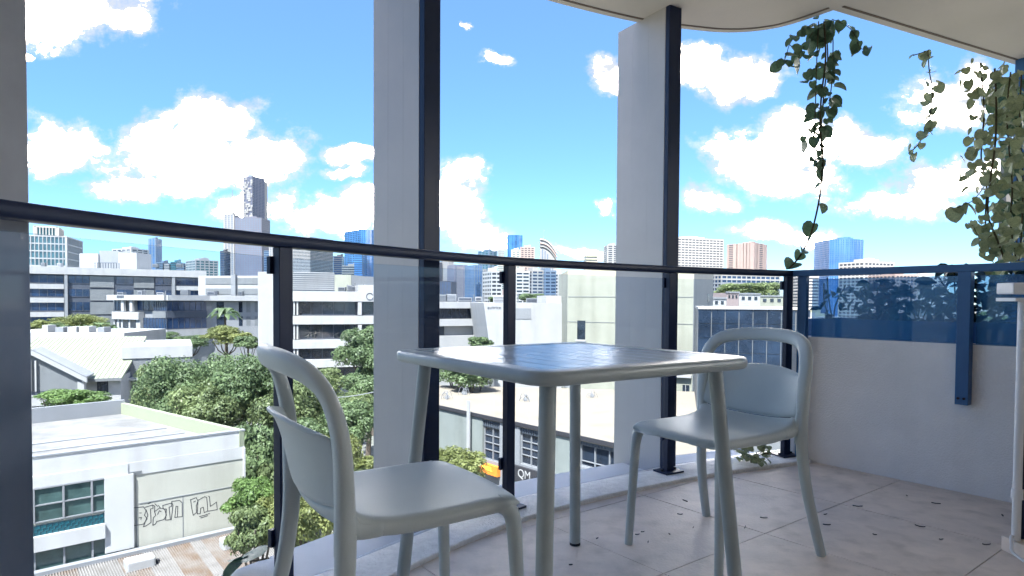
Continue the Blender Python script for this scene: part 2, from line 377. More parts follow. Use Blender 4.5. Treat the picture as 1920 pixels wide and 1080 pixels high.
# tiles clipped against the kerb line
def clip(poly, a, b):
    out = []; n = len(poly); d = b - a
    s = lambda p: d.x * (p.y - a.y) - d.y * (p.x - a.x)      # >0 left of a->b
    for i in range(n):
        p, q = poly[i], poly[(i + 1) % n]; sp, sq = s(p), s(q)
        if sp <= 0: out.append(p)
        if sp * sq < 0: out.append(p + (q - p) * (sp / (sp - sq)))
    return out
tiles = empty('floor', (0, 0, 0)); tiles['kind'] = 'structure'
GAP = 0.0022; S = 0.605
for i in range(-3, 8):
    for j in range(-8, 8):
        a0 = -1.335 + (j - 1) * S; b0 = 2.27 + (i - 3) * S
        cs = [WD * (a0 + GAP) + PD * (b0 + GAP), WD * (a0 + GAP) + PD * (b0 + S - GAP), WD * (a0 + S - GAP) + PD * (b0 + S - GAP), WD * (a0 + S - GAP) + PD * (b0 + GAP)]
        poly = cs
        for k in range(0, len(kin) - 1):
            poly = clip(poly, kin[k], kin[k + 1])
            if len(poly) < 3: break
        if len(poly) < 3: continue
        poly = clip(poly, CORNER - PD * 0.002 - WD, WALL_END - PD * 0.002)
        if len(poly) < 3: continue
        ymin = min(p.y for p in poly); xmax = max(p.x for p in poly)
        if ymin < -1.55: continue
        # drop degenerate points
        q = [p for n_, p in enumerate(poly) if (p - poly[n_ - 1]).length > 1e-4]
        if len(q) < 3: continue
        dz = random.uniform(-0.0006, 0.0006)
        o = MB().prism([(p.x, p.y) for p in q], -0.012, 0.0 + dz).build('tile', 'tile', tiles)
# right-hand upstand wall with planter behind
wall_top = 0.70
W0 = CORNER - WD * 0.04
MB().para((W0.x, W0.y, -0.3), (WD * 2.6).to_3d(), (PD * 0.12).to_3d(), (0, 0, 0.3 + wall_top)).build('balcony_wall', 'render_wall', bevel=0.004)
bw = bpy.data.objects['balcony_wall']; tag(bw, 'low white rendered wall under the flare-tinted glass on the right of the balcony', 'wall')
# ceiling slab
CZ = 2.436
cedge = [Vector(p) for p in [(-1.85, -1.6), (-1.72, -0.4), (-1.55, 0.6), (-1.32, 1.35), (-1.0, 2.1), (-0.62, 2.74), (-0.053, 3.2), (0.59, 3.55), (1.0, 3.68), (1.27, 3.715), (1.5, 3.64), (1.69, 3.43)]]
cc_ = [Vector((p.x, p.y)) for p in catmull([(p.x, p.y, 0) for p in cedge], 6)]
fl = [Vector((1.69, 3.43)), Vector((3.40, 4.26)), Vector((5.6, 5.32))]
cpoly = [(p.x, p.y) for p in cc_] + [(p.x, p.y) for p in fl[1:]] + [(5.6, -1.6)]
MB().prism(cpoly, CZ, CZ + 0.22).build('ceiling', 'ceiling', bevel=0.004)['kind'] = 'structure'
# drip groove's shade painted as a dark bead just inside the rim
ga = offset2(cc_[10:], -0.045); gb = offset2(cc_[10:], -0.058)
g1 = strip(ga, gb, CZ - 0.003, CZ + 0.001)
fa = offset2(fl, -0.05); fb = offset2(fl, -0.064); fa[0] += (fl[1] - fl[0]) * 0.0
strip(fa, fb, CZ - 0.003, CZ + 0.001, g1).build('groove_shade_bead', 'groove_shade', bpy.data.objects['ceiling'])
# the apartment block that carries the balcony: facade behind, floors above and below
ap = empty('apartment_building', (0, -1.6, 0), 'apartment block that carries the balcony, rendered wall behind the viewer', 'building')
b = MB(); b.box(-8, -1.4, -9, -1.6, G, 20); b.box(1.0, 12, -9, -1.6, G, 20); b.box(-1.4, 1.0, -9, -1.6, 2.2, 20); b.box(-1.4, 1.0, -9, -1.6, G, -0.3)
o = b.build('wall', 'white_wall', ap); o.matrix_parent_inverse = Matrix.Translation((0, 1.6, 0))
o = MB().box(-1.38, 0.98, -1.75, -1.70, 0.0, 2.2).build('sliding_door', 'glass_dark', ap); o.matrix_parent_inverse = Matrix.Translation((0, 1.6, 0))
b = MB()
for z in (CZ + 2.9, CZ + 5.8):
    o = MB().prism(cpoly, z, z + 0.22).build('balcony_slab', 'ceiling', ap); o.matrix_parent_inverse = Matrix.Translation((0, 1.6, 0))
for z in (-3.1, -6.0, -8.9):
    o = MB().prism([(p.x, p.y) for p in lout] + [(3.6, 2.3), (3.6, -1.6)], z, z + 0.25).build('balcony_slab', 'ceiling', ap); o.matrix_parent_inverse = Matrix.Translation((0, 1.6, 0))

# ---- fins
def fin(px, Y, label, sw, dpt=0.30, ang=None, strip_mat='navy', pm='fin_metal'):
    """inner (near) corner of the broad face seen at px at depth Y"""
    p = at(px, 566, Y); p0 = Vector((p.x, p.y))
    k = min(range(len(RAIL)), key=lambda q: (RAIL[q] - p0).length); t = rail_t(k)
    if ang is not None: t = Vector((math.cos(R(ang)), math.sin(R(ang))))
    n = Vector((-t.y, t.x))
    e = empty('sunshade_fin', (p0.x, p0.y, 0), label, 'fin', 'tall vertical fins along the balcony edge')
    z0, z1 = -0.32, CZ + (0.0 if dpt < 0.4 else 0.0)
    nb = 3; w = (dpt - 0.03) / nb
    first = None
    MB().para((t * 0.006 + n * 0.03).to_3d() + Vector((0, 0, z0)), (t * (sw - 0.012)).to_3d(), (n * (dpt - 0.03)).to_3d(), (0, 0, z1 - z0)).build('core', 'slate_strip', e)
    for i in range(nb):
        MB().para((n * (0.031 + w * i)).to_3d() + Vector((0, 0, z0)), (t * 0.005).to_3d(), (n * (w - 0.0005)).to_3d(), (0, 0, z1 - z0)).build('panel', pm, e)
        MB().para((n * (0.031 + w * i) + t * (sw - 0.005)).to_3d() + Vector((0, 0, z0)), (t * 0.005).to_3d(), (n * (w - 0.0005)).to_3d(), (0, 0, z1 - z0)).build('panel', pm, e)
    MB().para(Vector((0, 0, z0)), (t * sw).to_3d(), (n * 0.029).to_3d(), (0, 0, z1 - z0)).build('edge_strip', strip_mat, e, bevel=0.002)
    return e
fin(795, 2.46, 'tall grey metal fin with dark edge, in the middle between the two chairs', 0.085)
fin(1249, 3.37, 'tall grey metal fin meeting the ceiling corner, behind the right side of the table', 0.085, dpt=0.41)
fin(-28, 1.24, 'tall slate grey fin at the left edge of the balcony view', 0.085, dpt=0.3, strip_mat='slate_strip', pm='slate_strip')

# ---- glass railing
RT = 1.073
def nearest_px(px):
    best = None
    for q in range(len(RAIL) - 1):
        for s_ in range(8):
            p = RAIL[q].lerp(RAIL[q + 1], s_ / 8)
            if p.y < 0.5: continue
            d = Vector((p.x, p.y, 0.5)) - Vector((0, 0, EYE)); c = RM.inverted() @ d
            x = PPX + F * c.x / -c.z
            if best is None or abs(x - px) < best[0]: best = (abs(x - px), q + s_ / 8)
    return best[1]
def rail_at(q):
    i = int(q); i = min(i, len(RAIL) - 2); return RAIL[i].lerp(RAIL[i + 1], q - i)
rl = empty('glass_railing', (RAIL[0].x, RAIL[0].y, 0), 'curved glass railing with navy handrail and posts facing the city', 'railing')
def rchild(o): o.matrix_parent_inverse = Matrix.Translation((-RAIL[0].x, -RAIL[0].y, 0)); return o
rchild(MB().sweep([(p.x, p.y, RT - 0.0175) for p in RAIL], 0.024, 0.0175, n=16, side=[Vector((-rail_t(i).y, rail_t(i).x, 0)) for i in range(len(RAIL))], power=6).build('handrail', 'navy', rl, smooth=True))
pq = [10.0, 20.0] + [nearest_px(x) for x in (534, 954, 1256, 1474)]
def pillar(q, w=0.046, d=0.030):
    p = rail_at(q); i = min(int(q), len(RAIL) - 2); t = rail_t(i + (1 if q - i > .5 else 0)); n = Vector((-t.y, t.x))
    o = MB().para((p - t * w / 2 - n * d / 2).to_3d() + Vector((0, 0, 0.02)), (t * w).to_3d(), (n * d).to_3d(), (0, 0, RT - 0.055)).build('post', 'navy', rl, bevel=0.002)
    rchild(o)
    pl = MB().para((p - t * 0.06 - n * 0.05).to_3d() + Vector((0, 0, 0.018)), (t * 0.12).to_3d(), (n * 0.10).to_3d(), (0, 0, 0.009)).build('base_plate', 'navy', o, bevel=0.001)
    for a in (-1, 1):
        c = p + t * 0.045 * a
        bo = MB().sweep([(c.x, c.y, 0.027), (c.x, c.y, 0.036)], 0.007, 0.007, n=6).build('bolt', 'rubber', o)
    # clamp block that holds the pane
    for zc in (0.18, RT - 0.11):
        MB().para((p - t * 0.032 + n * (d / 2)).to_3d() + Vector((0, 0, zc)), (t * 0.064).to_3d(), (n * 0.014).to_3d(), (0, 0, 0.05)).build('clamp', 'navy', o)
for q in pq: pillar(q)
def pane(qa, qb):
    q = np.linspace(qa, qb, 2); pts = [rail_at(float(k)) for k in q]
    pts = [Vector((p.x, p.y)) for p in pts]
    a = offset2(pts, 0.030); b_ = offset2(pts, 0.020)
    rchild(strip(a, b_, 0.045, RT - 0.062).build('glass_pane', 'rail_glass', rl, smooth=False))
for a, b_ in zip(pq[:-1], pq[1:]): pane(a + 0.12, b_ - 0.12)
# right run on the wall
rr = empty('glass_screen', (CORNER.x, CORNER.y, 0), 'straight glass screen painted with blue flare haze, with navy handrail above the white wall', 'railing')
def wpara(u0, u1, n0, n1, z0, z1, mb=None):
    mb = mb or MB(); return mb.para((WD * u0 + PD * n0).to_3d() + Vector((0, 0, z0)), (WD * (u1 - u0)).to_3d(), (PD * (n1 - n0)).to_3d(), (0, 0, z1 - z0))
wpara(-0.01, 2.3, -0.055, -0.008, RT - 0.035, RT).build('handrail', 'navy_flare', rr, bevel=0.003)
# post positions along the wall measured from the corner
wpara(0.035, 0.085, -0.045, -0.012, 0.02, RT - 0.035).build('post', 'navy_flare', rr, bevel=0.002)
wpara(0.812, 0.865, -0.055, -0.004, 0.42, RT - 0.035).build('post', 'navy_flare', rr, bevel=0.002)
wpara(1.85, 1.905, -0.055, -0.004, 0.42, RT - 0.035).build('post', 'navy_flare', rr, bevel=0.002)
for u in (0.827, 0.850):
    c = WD * u - PD * 0.055
    MB().sweep([(c.x, c.y, 0.45), (c.x - PD.x * 0.006, c.y - PD.y * 0.006, 0.45)], 0.006, 0.006, n=8).build('bolt', 'rubber', rr)
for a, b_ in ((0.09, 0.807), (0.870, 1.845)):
    wpara(a, b_, 0.012, 0.022, 0.703, RT - 0.05).build('glass_pane', 'rail_glass_flare', rr)
wpara(0.09, 2.3, 0.008, 0.026, 0.690, 0.702).build('bottom_channel', 'navy_flare', rr)

# ---- cabinet at the right edge
cb = empty('service_cabinet', (1.80, 2.25, 0), 'navy cabinet edge with white downpipe and white top, cut by the right edge', 'cabinet')
MB().box(0.012, 0.75, 0.0, 0.04, 0.055, 0.90).build('body', 'navy', cb, bevel=0.003)
MB().box(-0.055, 0.80, -0.02, 0.06, 0.925, 0.965).build('top', 'white_plastic', cb, bevel=0.004)
MB().box(-0.055, 0.80, -0.03, 0.06, 0.900, 0.912).build('top_trim', 'white_plastic', cb)
MB().box(-0.02, 0.9, -0.30, 0.05, 0.0, 0.052).build('plinth', 'tile', cb, bevel=0.003)
p_ = MB().sweep([(-0.006, 0.0, 0.053), (-0.006, 0.0, 0.90)], 0.014, 0.014, n=14).build('downpipe', 'white_plastic', cb, smooth=True)
MB().sweep([(-0.006, 0.0, 0.20), (-0.006, 0.0, 0.235)], 0.018, 0.018, n=14).build('pipe_joint', 'white_plastic', p_, smooth=True)
MB().sweep([(-0.006, -0.008, 0.80), (-0.006, -0.008, 0.83)], 0.018, 0.018, n=14).build('pipe_joint', 'white_plastic', p_, smooth=True)
MB().sweep(catmull([(-0.012, 0.0, 0.06), (-0.03, -0.01, 0.07), (-0.045, -0.03, 0.05), (-0.047, -0.05, 0.02), (-0.047, -0.2, 0.006), (-0.047, -0.5, 0.006)], 6), 0.005, 0.005, n=8).build('hose', 'white_plastic', cb, smooth=True)

# ------------------------------------------------------------------ table
TC = Vector((0.152, 1.835)); TA = math.atan2(-0.73, 0.375) + R(8); TS = 0.376; TH = 0.742
tb = empty('outdoor_table', (TC.x, TC.y, 0), 'square grey-green metal table with slatted top, between the two chairs', 'table', rz=TA)
def rrect(s_, r, n=6):
    out = []
    for cx, cy, a0 in ((s_ - r, s_ - r, 0), (-s_ + r, s_ - r, 90), (-s_ + r, -s_ + r, 180), (s_ - r, -s_ + r, 270)):
        for k in range(n + 1):
            a = R(a0 + 90 * k / n); out.append((cx + r * math.cos(a), cy + r * math.sin(a)))
    return out
prof = [(-0.052, 0.0), (-0.012, 0.0), (-0.005, -0.002), (-0.001, -0.006), (0, -0.015), (-0.001, -0.024), (-0.006, -0.030), (-0.014, -0.033), (-0.052, -0.033)]
mb = MB(); rings = []
for (off, dz) in prof: rings.append([(x, y, TH + dz) for x, y in rrect(TS + off, max(0.02, 0.075 + off))])
nr = len(rings[0]); vs = [p for r_ in rings for p in r_]; fs = []
for a in range(len(rings)):
    b2 = (a + 1) % len(rings)
    for k in range(nr): fs.append((a * nr + k, b2 * nr + k, b2 * nr + (k + 1) % nr, a * nr + (k + 1) % nr))
mb.add(vs, fs).build('tabletop_frame', 'table_metal', tb, smooth=True)
inn = TS - 0.050; ns = 9; sw = 2 * inn / ns
slat = None
for i in range(ns):
    y0 = -inn + sw * i
    if slat is None:
        slat = MB().box(-inn - 0.001, inn + 0.001, 0.0015, sw - 0.0015, -0.018, -0.001).build('slat', 'slat_sky_tint', tb, bevel=0.0012)
        o = slat
    else: o = inst(slat, parent=tb)
    o.location = (0, y0, TH)
MB().box(-0.03, 0.03, -inn, inn, TH - 0.032, TH - 0.019).build('cross_bar', 'table_metal', tb)
for sx in (-1, 1):
    for sy in (-1, 1):
        a = Vector((sx * (TS - 0.082), sy * (TS - 0.082), TH - 0.03)); b2 = Vector((sx * (TS - 0.030), sy * (TS - 0.030), 0.012))
        lg = MB().sweep([a.lerp(b2, k / 6) for k in range(7)], 0.0195, 0.0195, n=20).build('leg', 'table_metal', tb, smooth=True)
        d = (b2 - a).normalized()
        MB().sweep([b2, b2 + d * 0.012], 0.0195, 0.0195, n=20).build('foot_cap', 'rubber', lg, smooth=True)

# ------------------------------------------------------------------ chairs
def lerp_tab(tab, v):
    for i in range(len(tab) - 1):
        if v <= tab[i + 1][0]:
            t = (v - tab[i][0]) / (tab[i + 1][0] - tab[i][0]); return [a + (b - a) * t for a, b in zip(tab[i][1:], tab[i + 1][1:])]
    return list(tab[-1][1:])
def make_chair(m):
    e = empty('chair')
    # shell: x forward, y across; rows from the front edge back and up the backrest
    rows = [  # x_mid, z_mid, half width, x bow of the row's ends, z bow of ends, thickness
        (0.222, 0.425, 0.175, -0.030, 0.000, 0.020),
        (0.220, 0.440, 0.190, -0.022, 0.000, 0.030),
        (0.205, 0.449, 0.200, -0.012, 0.000, 0.034),
        (0.150, 0.450, 0.207, -0.002, 0.003, 0.036),
        (0.050, 0.446, 0.209, 0.000, 0.006, 0.036),
        (-0.060, 0.443, 0.208, 0.000, 0.008, 0.040),
        (-0.140, 0.444, 0.206, 0.006, 0.014, 0.040),
        (-0.190, 0.452, 0.204, 0.020, 0.022, 0.034),
        (-0.220, 0.475, 0.203, 0.036, 0.020, 0.020),
        (-0.236, 0.515, 0.202, 0.044, 0.014, 0.013),
        (-0.248, 0.570, 0.202, 0.046, 0.004, 0.012),
        (-0.262, 0.620, 0.202, 0.046, -0.004, 0.012),
        (-0.276, 0.648, 0.200, 0.048, -0.016, 0.013),
        (-0.294, 0.660, 0.196, 0.052, -0.030, 0.012)]
    nu = 13; top = []; 
    for (xm, zm, hw, xb, zb, th) in rows:
        r_ = []
        for k in range(nu):
            u = -1 + 2 * k / (nu - 1); w = abs(u) ** 2.4
            r_.append(Vector((xm + xb * w, hw * u, zm + zb * w)))
        top.append(r_)
    nrw = len(rows); bot = []
    for i in range(nrw):
        r_ = []
        for k in range(nu):
            a = top[min(i + 1, nrw - 1)][k] - top[max(i - 1, 0)][k]; b_ = top[i][min(k + 1, nu - 1)] - top[i][max(k - 1, 0)]
            n = b_.cross(a).normalized()
            if i < 8 and n.z < 0: n = -n
            if i >= 8 and n.x < 0: n = -n
            r_.append(top[i][k] - n * rows[i][5])
        bot.append(r_)
    vs = [p for r_ in top for p in r_] + [p for r_ in bot for p in r_]; o_ = nrw * nu; fs = []
    for i in range(nrw - 1):
        for k in range(nu - 1):
            a = i * nu + k; fs.append((a, a + 1, a + nu + 1, a + nu)); fs.append((o_ + a, o_ + a + nu, o_ + a + nu + 1, o_ + a + 1))
    for i in range(nrw - 1):
        a = i * nu; fs.append((a, a + nu, o_ + a + nu, o_ + a)); a += nu - 1; fs.append((a, o_ + a, o_ + a + nu, a + nu))
    for k in range(nu - 1):
        a = k; fs.append((a, o_ + a, o_ + a + 1, a + 1)); a = (nrw - 1) * nu + k; fs.append((a, a + 1, o_ + a + 1, o_ + a))
    # split into seat and backrest meshes would break the one moulding's curve: seat rows 0..7, back rows 7..13
    def part(r0, r1, name):
        idx = {}; mbp = MB()
        keep = [(r, k, s_) for s_ in (0, 1) for r in range(r0, r1 + 1) for k in range(nu)]
        for n_, (r, k, s_) in enumerate(keep): idx[(r, k, s_)] = n_
        mbp.v = [tuple((top if s_ == 0 else bot)[r][k]) for (r, k, s_) in keep]
        for r in range(r0, r1):
            for k in range(nu - 1):
                mbp.f.append((idx[r, k, 0], idx[r, k + 1, 0], idx[r + 1, k + 1, 0], idx[r + 1, k, 0]))
                mbp.f.append((idx[r, k, 1], idx[r + 1, k, 1], idx[r + 1, k + 1, 1], idx[r, k + 1, 1]))
            mbp.f.append((idx[r, 0, 0], idx[r + 1, 0, 0], idx[r + 1, 0, 1], idx[r, 0, 1]))
            mbp.f.append((idx[r, nu - 1, 0], idx[r, nu - 1, 1], idx[r + 1, nu - 1, 1], idx[r + 1, nu - 1, 0]))
        for k in range(nu - 1):
            mbp.f.append((idx[r0, k, 0], idx[r0, k, 1], idx[r0, k + 1, 1], idx[r0, k + 1, 0]))
            mbp.f.append((idx[r1, k, 0], idx[r1, k + 1, 0], idx[r1, k + 1, 1], idx[r1, k, 1]))
        o = mbp.build(name, m, e, smooth=False, subsurf=2)
        o.data.polygons.foreach_set('use_smooth', [True] * len(o.data.polygons)); return o
    part(0, 8, 'seat'); part(8, nrw - 1, 'backrest')
    # loop that frames the back, running into the rear legs
    lp = [(-0.205, 0.212, 0.40), (-0.206, 0.214, 0.46), (-0.208, 0.216, 0.53), (-0.212, 0.217, 0.60), (-0.222, 0.216, 0.66), (-0.239, 0.205, 0.712), (-0.262, 0.175, 0.746), (-0.288, 0.110, 0.765), (-0.300, 0.0, 0.770)]
    full = lp + [(x, -y, z) for (x, y, z) in lp[-2::-1]]
    pts = catmull(full, 5)
    sides = []; wd = []; dp = []
    for i, p in enumerate(pts):
        # broad side follows the loop's face (forward-up) , so the band shows ~5 cm from in front
        t = (pts[min(i + 1, len(pts) - 1)] - pts[max(i - 1, 0)]).normalized()
        s_ = t.cross(Vector((1, 0, 0.25))).normalized(); sides.append(s_)
        f_ = min(1, max(0, (p.z - 0.42) / 0.3)); wd.append(0.0185 + 0.0065 * f_); dp.append(0.021 - 0.006 * f_)
    o = MB().sweep(pts, wd, dp, n=14, side=sides, power=2.6).build('back_frame', m, e, smooth=True)
    for sy in (1, -1):
        L_ = [(-0.205, 0.214 * sy, 0.44), (-0.208, 0.218 * sy, 0.36), (-0.222, 0.228 * sy, 0.24), (-0.250, 0.240 * sy, 0.12), (-0.285, 0.250 * sy, 0.0)]
        P = catmull(L_, 5); n_ = len(P)
        lg = MB().sweep(P, [0.0184 - 0.005 * k / (n_ - 1) for k in range(n_)], [0.0208 - 0.004 * k / (n_ - 1) for k in range(n_)], n=14, side=Vector((0, 1, 0)), power=2.8).build('rear_leg', m, e, smooth=True)
        # gusset: seat side runs into the upright
        Q = catmull([(-0.12, 0.194 * sy, 0.437), (-0.16, 0.197 * sy, 0.438), (-0.19, 0.202 * sy, 0.448), (-0.203, 0.208 * sy, 0.48), (-0.208, 0.212 * sy, 0.53)], 4)
        MB().sweep(Q, [0.009, *[0.014] * (len(Q) - 2), 0.006], [0.012, *[0.019] * (len(Q) - 2), 0.008], n=10, side=Vector((0, 1, 0))).build('side_bracket', m, e, smooth=True)
    for sy in (1, -1):
        L_ = [(0.150, 0.180 * sy, 0.436), (0.180, 0.184 * sy, 0.418), (0.192, 0.186 * sy, 0.385), (0.196, 0.188 * sy, 0.33), (0.203, 0.194 * sy, 0.18), (0.211, 0.200 * sy, 0.0)]
        P = catmull(L_, 5); n_ = len(P)
        r_ = [0.018 if k < 4 else (0.0185 - 0.0055 * (k - 4) / (n_ - 5)) for k in range(n_)]
        lg = MB().sweep(P, r_, [x * 1.05 for x in r_], n=14, side=Vector((0, 1, 0)), power=2.4).build('front_leg', m, e, smooth=True)
    return e
c1 = make_chair('chair_plastic')
c1.location = (-0.255, 1.50, 0); c1.rotation_euler = (0, 0, R(32)); tag(c1, 'grey-green moulded chair in the left foreground, seen from behind', 'chair', 'moulded chairs at the table')
c2 = copy_tree(c1)
c2.location = (0.72, 2.28, 0); c2.rotation_euler = (0, 0, R(214)); tag(c2, 'pale grey-green moulded chair facing us on the far right side of the table', 'chair')
for ch in c2.children:
    pass

# debris on the tiles
dl = []
for (px, py, s_) in [(1310, 905, .02), (1365, 942, .018), (1397, 990, .022), (1432, 972, .028), (1608, 950, .026), (1755, 945, .035), (1725, 988, .035), (1548, 965, .02), (1765, 1012, .015), (1850, 1022, .02), (1195, 1003, .016), (1215, 1018, .014), (1255, 1002, .01), (1205, 998, .012), (1275, 965, .014), (1550, 985, .02), (1880, 968, .02), (1300, 990, .01), (1285, 940, .02), (1640, 1003, .012), (1120, 1010, .012), (1070, 1060, .01), (1700, 930, .012)]:
    p = atz(px, py, 0.002)
    s_ *= random.uniform(.5, .8); a = random.uniform(0, 6.28); t = Vector((math.cos(a), math.sin(a), 0)); n = Vector((-t.y, t.x, 0)); w = s_ * random.uniform(.12, .3)
    m_ = MB(); vs = []
    for k in range(6):
        f = k / 5; ww = w * math.sin(math.pi * min(0.97, max(0.03, f))) + 0.0006; z = 0.002 + 0.35 * s_ * abs(f - 0.5) * random.uniform(.5, 1.2); b2 = t * ((f - .5) * 2 * s_) + n * (0.3 * s_ * (f - .5) ** 2)
        vs += [b2 + n * ww + Vector((0, 0, z + 0.002)), b2 - n * ww + Vector((0, 0, z + .003)), b2 + Vector((0, 0, max(0.0003, z - 0.0012)))]
    fs = []
    for k in range(5):
        i = 3 * k; fs += [(i, i + 3, i + 5, i + 2), (i + 2, i + 5, i + 4, i + 1), (i, i + 1, i + 4, i + 3)]
    o = m_.add(vs, fs).build('dry_leaf', 'dry_leaf'); o.location = (p.x, p.y, 0.001)
    tag(o, 'small curled dry leaf lying on the balcony tiles', 'leaf', 'dry leaves scattered on the floor tiles')

# ------------------------------------------------------------------ leaves, vines, planter
def leaf_mesh(name, m, fold=0.18, heart=True):
    half = [(0.0, 0.0), (-0.12, 0.24), (0.0, 0.46), (0.28, 0.56), (0.60, 0.49), (0.86, 0.27), (1.0, 0.0)] if heart else [(0, 0), (0.15, 0.16), (0.4, 0.26), (0.65, 0.24), (0.85, 0.13), (0.95, 0.05), (1.0, 0)]
    vs = []; mid = [(0.0, 0), (0.05, 0), (0.15, 0), (0.35, 0), (0.58, 0), (0.8, 0), (1.0, 0)]
    zc = lambda x: -0.22 * x * x
    for (x, y), (mx, _) in zip(half, mid): vs.append((x, y, zc(x) + fold * y)); 
    for (mx, _) in mid: vs.append((mx, 0, zc(mx)))
    for (x, y) in half: vs.append((x, -y, zc(x) + fold * y))
    fs = []
    for k in range(6):
        fs.append((k, 7 + k, 8 + k, k + 1)); fs.append((7 + k, 14 + k, 15 + k, 8 + k))
    me = bpy.data.meshes.new(name); me.from_pydata(vs, [], fs); me.update(); me.materials.append(MATS[m])
    a = me.attributes.new('tone', 'FLOAT', 'FACE'); a.data.foreach_set('value', [random.random()] * len(me.polygons))
    me.polygons.foreach_set('use_smooth', [True] * len(me.polygons)); return me
def leaf_set(m, n=4, heart=True): return [leaf_mesh('leaf', m, random.uniform(-0.1, 0.5), heart) for _ in range(n)]
LV = leaf_set('leaf_vine'); LVP = leaf_set('leaf_vine_pale'); LP = leaf_set('leaf_planter', 4, False)
def leaf_at(meshes, parent, p, size, droop=0.6, az=None):
    o = bpy.data.objects.new('leaf', random.choice(meshes)); col.objects.link(o); o.parent = parent
    az = random.uniform(0, 6.28) if az is None else az
    o.location = Vector(p) - parent.location
    o.rotation_euler = Euler((random.uniform(-0.9, 0.9), random.uniform(droop - .5, droop + .7), az), 'XYZ')
    s = size * random.uniform(0.5, 1.12); o.scale = (s, s, s); return o
def vine(label, strands, meshes, group=None):
    """strands: list of (px points list, depth, thickness, leaf count, leaf size, leaf spread)"""
    p0 = at(*strands[0][0][0], strands[0][1]); e = empty('hanging_vine', p0, label, 'vine', group)
    for (pp, Y, th, nl, ls, sp) in strands:
        pts = catmull([at(x, y, Y + (0.03 * math.sin(i * 1.7))) for i, (x, y) in enumerate(pp)], 5)
        loc = [p - p0 for p in pts]
        MB().sweep(loc, th, th, n=6).build('stem', 'stem', e, smooth=True)
        for k in range(nl):
            f = (k + random.random()) / nl * (len(pts) - 1.01); i = int(f); p = pts[i].lerp(pts[i + 1], f - i)
            off = Vector((random.uniform(-sp, sp), random.uniform(-sp, sp) * 0.7, random.uniform(-sp, sp) * 0.5))
            if sp > 0.012: 
                q = p + off * 0.6
            leaf_at(meshes, e, p + off, ls)
    return e
V1 = 3.55
vine('long dark green vine hanging from the ceiling corner, trailing down to the handrail',
     [([(1545, 40), (1548, 110), (1540, 180), (1538, 240), (1543, 290), (1541, 330), (1535, 380), (1520, 440), (1500, 480), (1480, 503)], V1, 0.0050, 16, 0.088, 0.012),
      ([(1548, 40), (1552, 110), (1545, 175), (1540, 240), (1540, 310)], V1 + .05, 0.004, 52, 0.062, 0.045),
      ([(1535, 40), (1532, 100), (1530, 160), (1528, 230), (1525, 260)], V1 - .02, 0.003, 28, 0.06, 0.055),
      ([(1560, 38), (1562, 80), (1560, 150), (1555, 190)], V1 + .02, 0.003, 14, 0.06, 0.045),
      ([(1530, 45), (1500, 62), (1482, 80), (1472, 110), (1462, 125)], V1, 0.002, 12, 0.065, 0.02),
      ([(1530, 50), (1515, 75), (1500, 100), (1495, 125)], V1, 0.002, 8, 0.075, 0.02),
      ([(1560, 36), (1590, 50), (1605, 70), (1612, 90), (1628, 92)], V1, 0.002, 11, 0.06, 0.02)], LV)
vine('thin short vine with small leaves hanging from the ceiling edge beside the long vine',
     [([(1740, 95), (1742, 130), (1748, 170), (1745, 210), (1738, 240), (1722, 270), (1704, 288)], 4.1, 0.0035, 24, 0.062, 0.03),
      ([(1742, 95), (1725, 100), (1712, 104)], 4.1, 0.003, 2, 0.05, 0.01)], LVP)
vine('thick tangle of pale green vine hanging at the right edge',
     [([(1838, 118), (1842, 160), (1845, 210), (1842, 260), (1840, 300), (1850, 350), (1848, 420), (1862, 480)], 3.3, 0.004, 84, 0.052, 0.08),
      ([(1865, 128), (1868, 200), (1866, 270), (1858, 330), (1852, 400), (1870, 450), (1885, 490)], 3.2, 0.005, 95, 0.052, 0.09),
      ([(1895, 135), (1888, 210), (1892, 280), (1898, 350), (1895, 420), (1905, 485)], 3.35, 0.004, 84, 0.056, 0.09),
      ([(1915, 140), (1912, 240), (1918, 340), (1915, 440), (1910, 490)], 3.45, 0.004, 90, 0.056, 0.11),
      ([(1862, 320), (1845, 350), (1825, 375), (1805, 385), (1782, 395)], 3.25, 0.002, 8, 0.07, 0.015),
      ([(1860, 440), (1840, 450), (1825, 425), (1815, 418)], 3.25, 0.002, 5, 0.04, 0.015)], LVP)
tg = vine('dark blue-green mass of hanging vine behind the pale tangle at the right edge',
     [([(1925, 150), (1925, 260), (1928, 380), (1925, 490)], 3.8, 0.004, 70, 0.09, 0.13),
      ([(1905, 150), (1905, 260), (1908, 380), (1905, 490)], 3.85, 0.004, 60, 0.09, 0.10)], LV)
# neighbour's screen wall behind the vines
p = at(1893, 500, 4.1)
nw = MB().para((p.x, p.y, -0.3), (0.6, 0.3, 0), (0.05, -0.1, 0), (0, 0, 2.75)).build('privacy_screen', 'navy_flare'); tag(nw, "dark blue privacy screen of the neighbouring balcony behind the vines", 'screen')
p = at(1876, 500, 4.0)
nw = MB().para((p.x - 0.02, p.y, 0.9), (0.045, 0.02, 0), (0.02, -0.03, 0), (0, 0, 0.9)).build('screen_post', 'fin_metal'); tag(nw, 'slim pale post rising behind the vine tangle at the right', 'post')
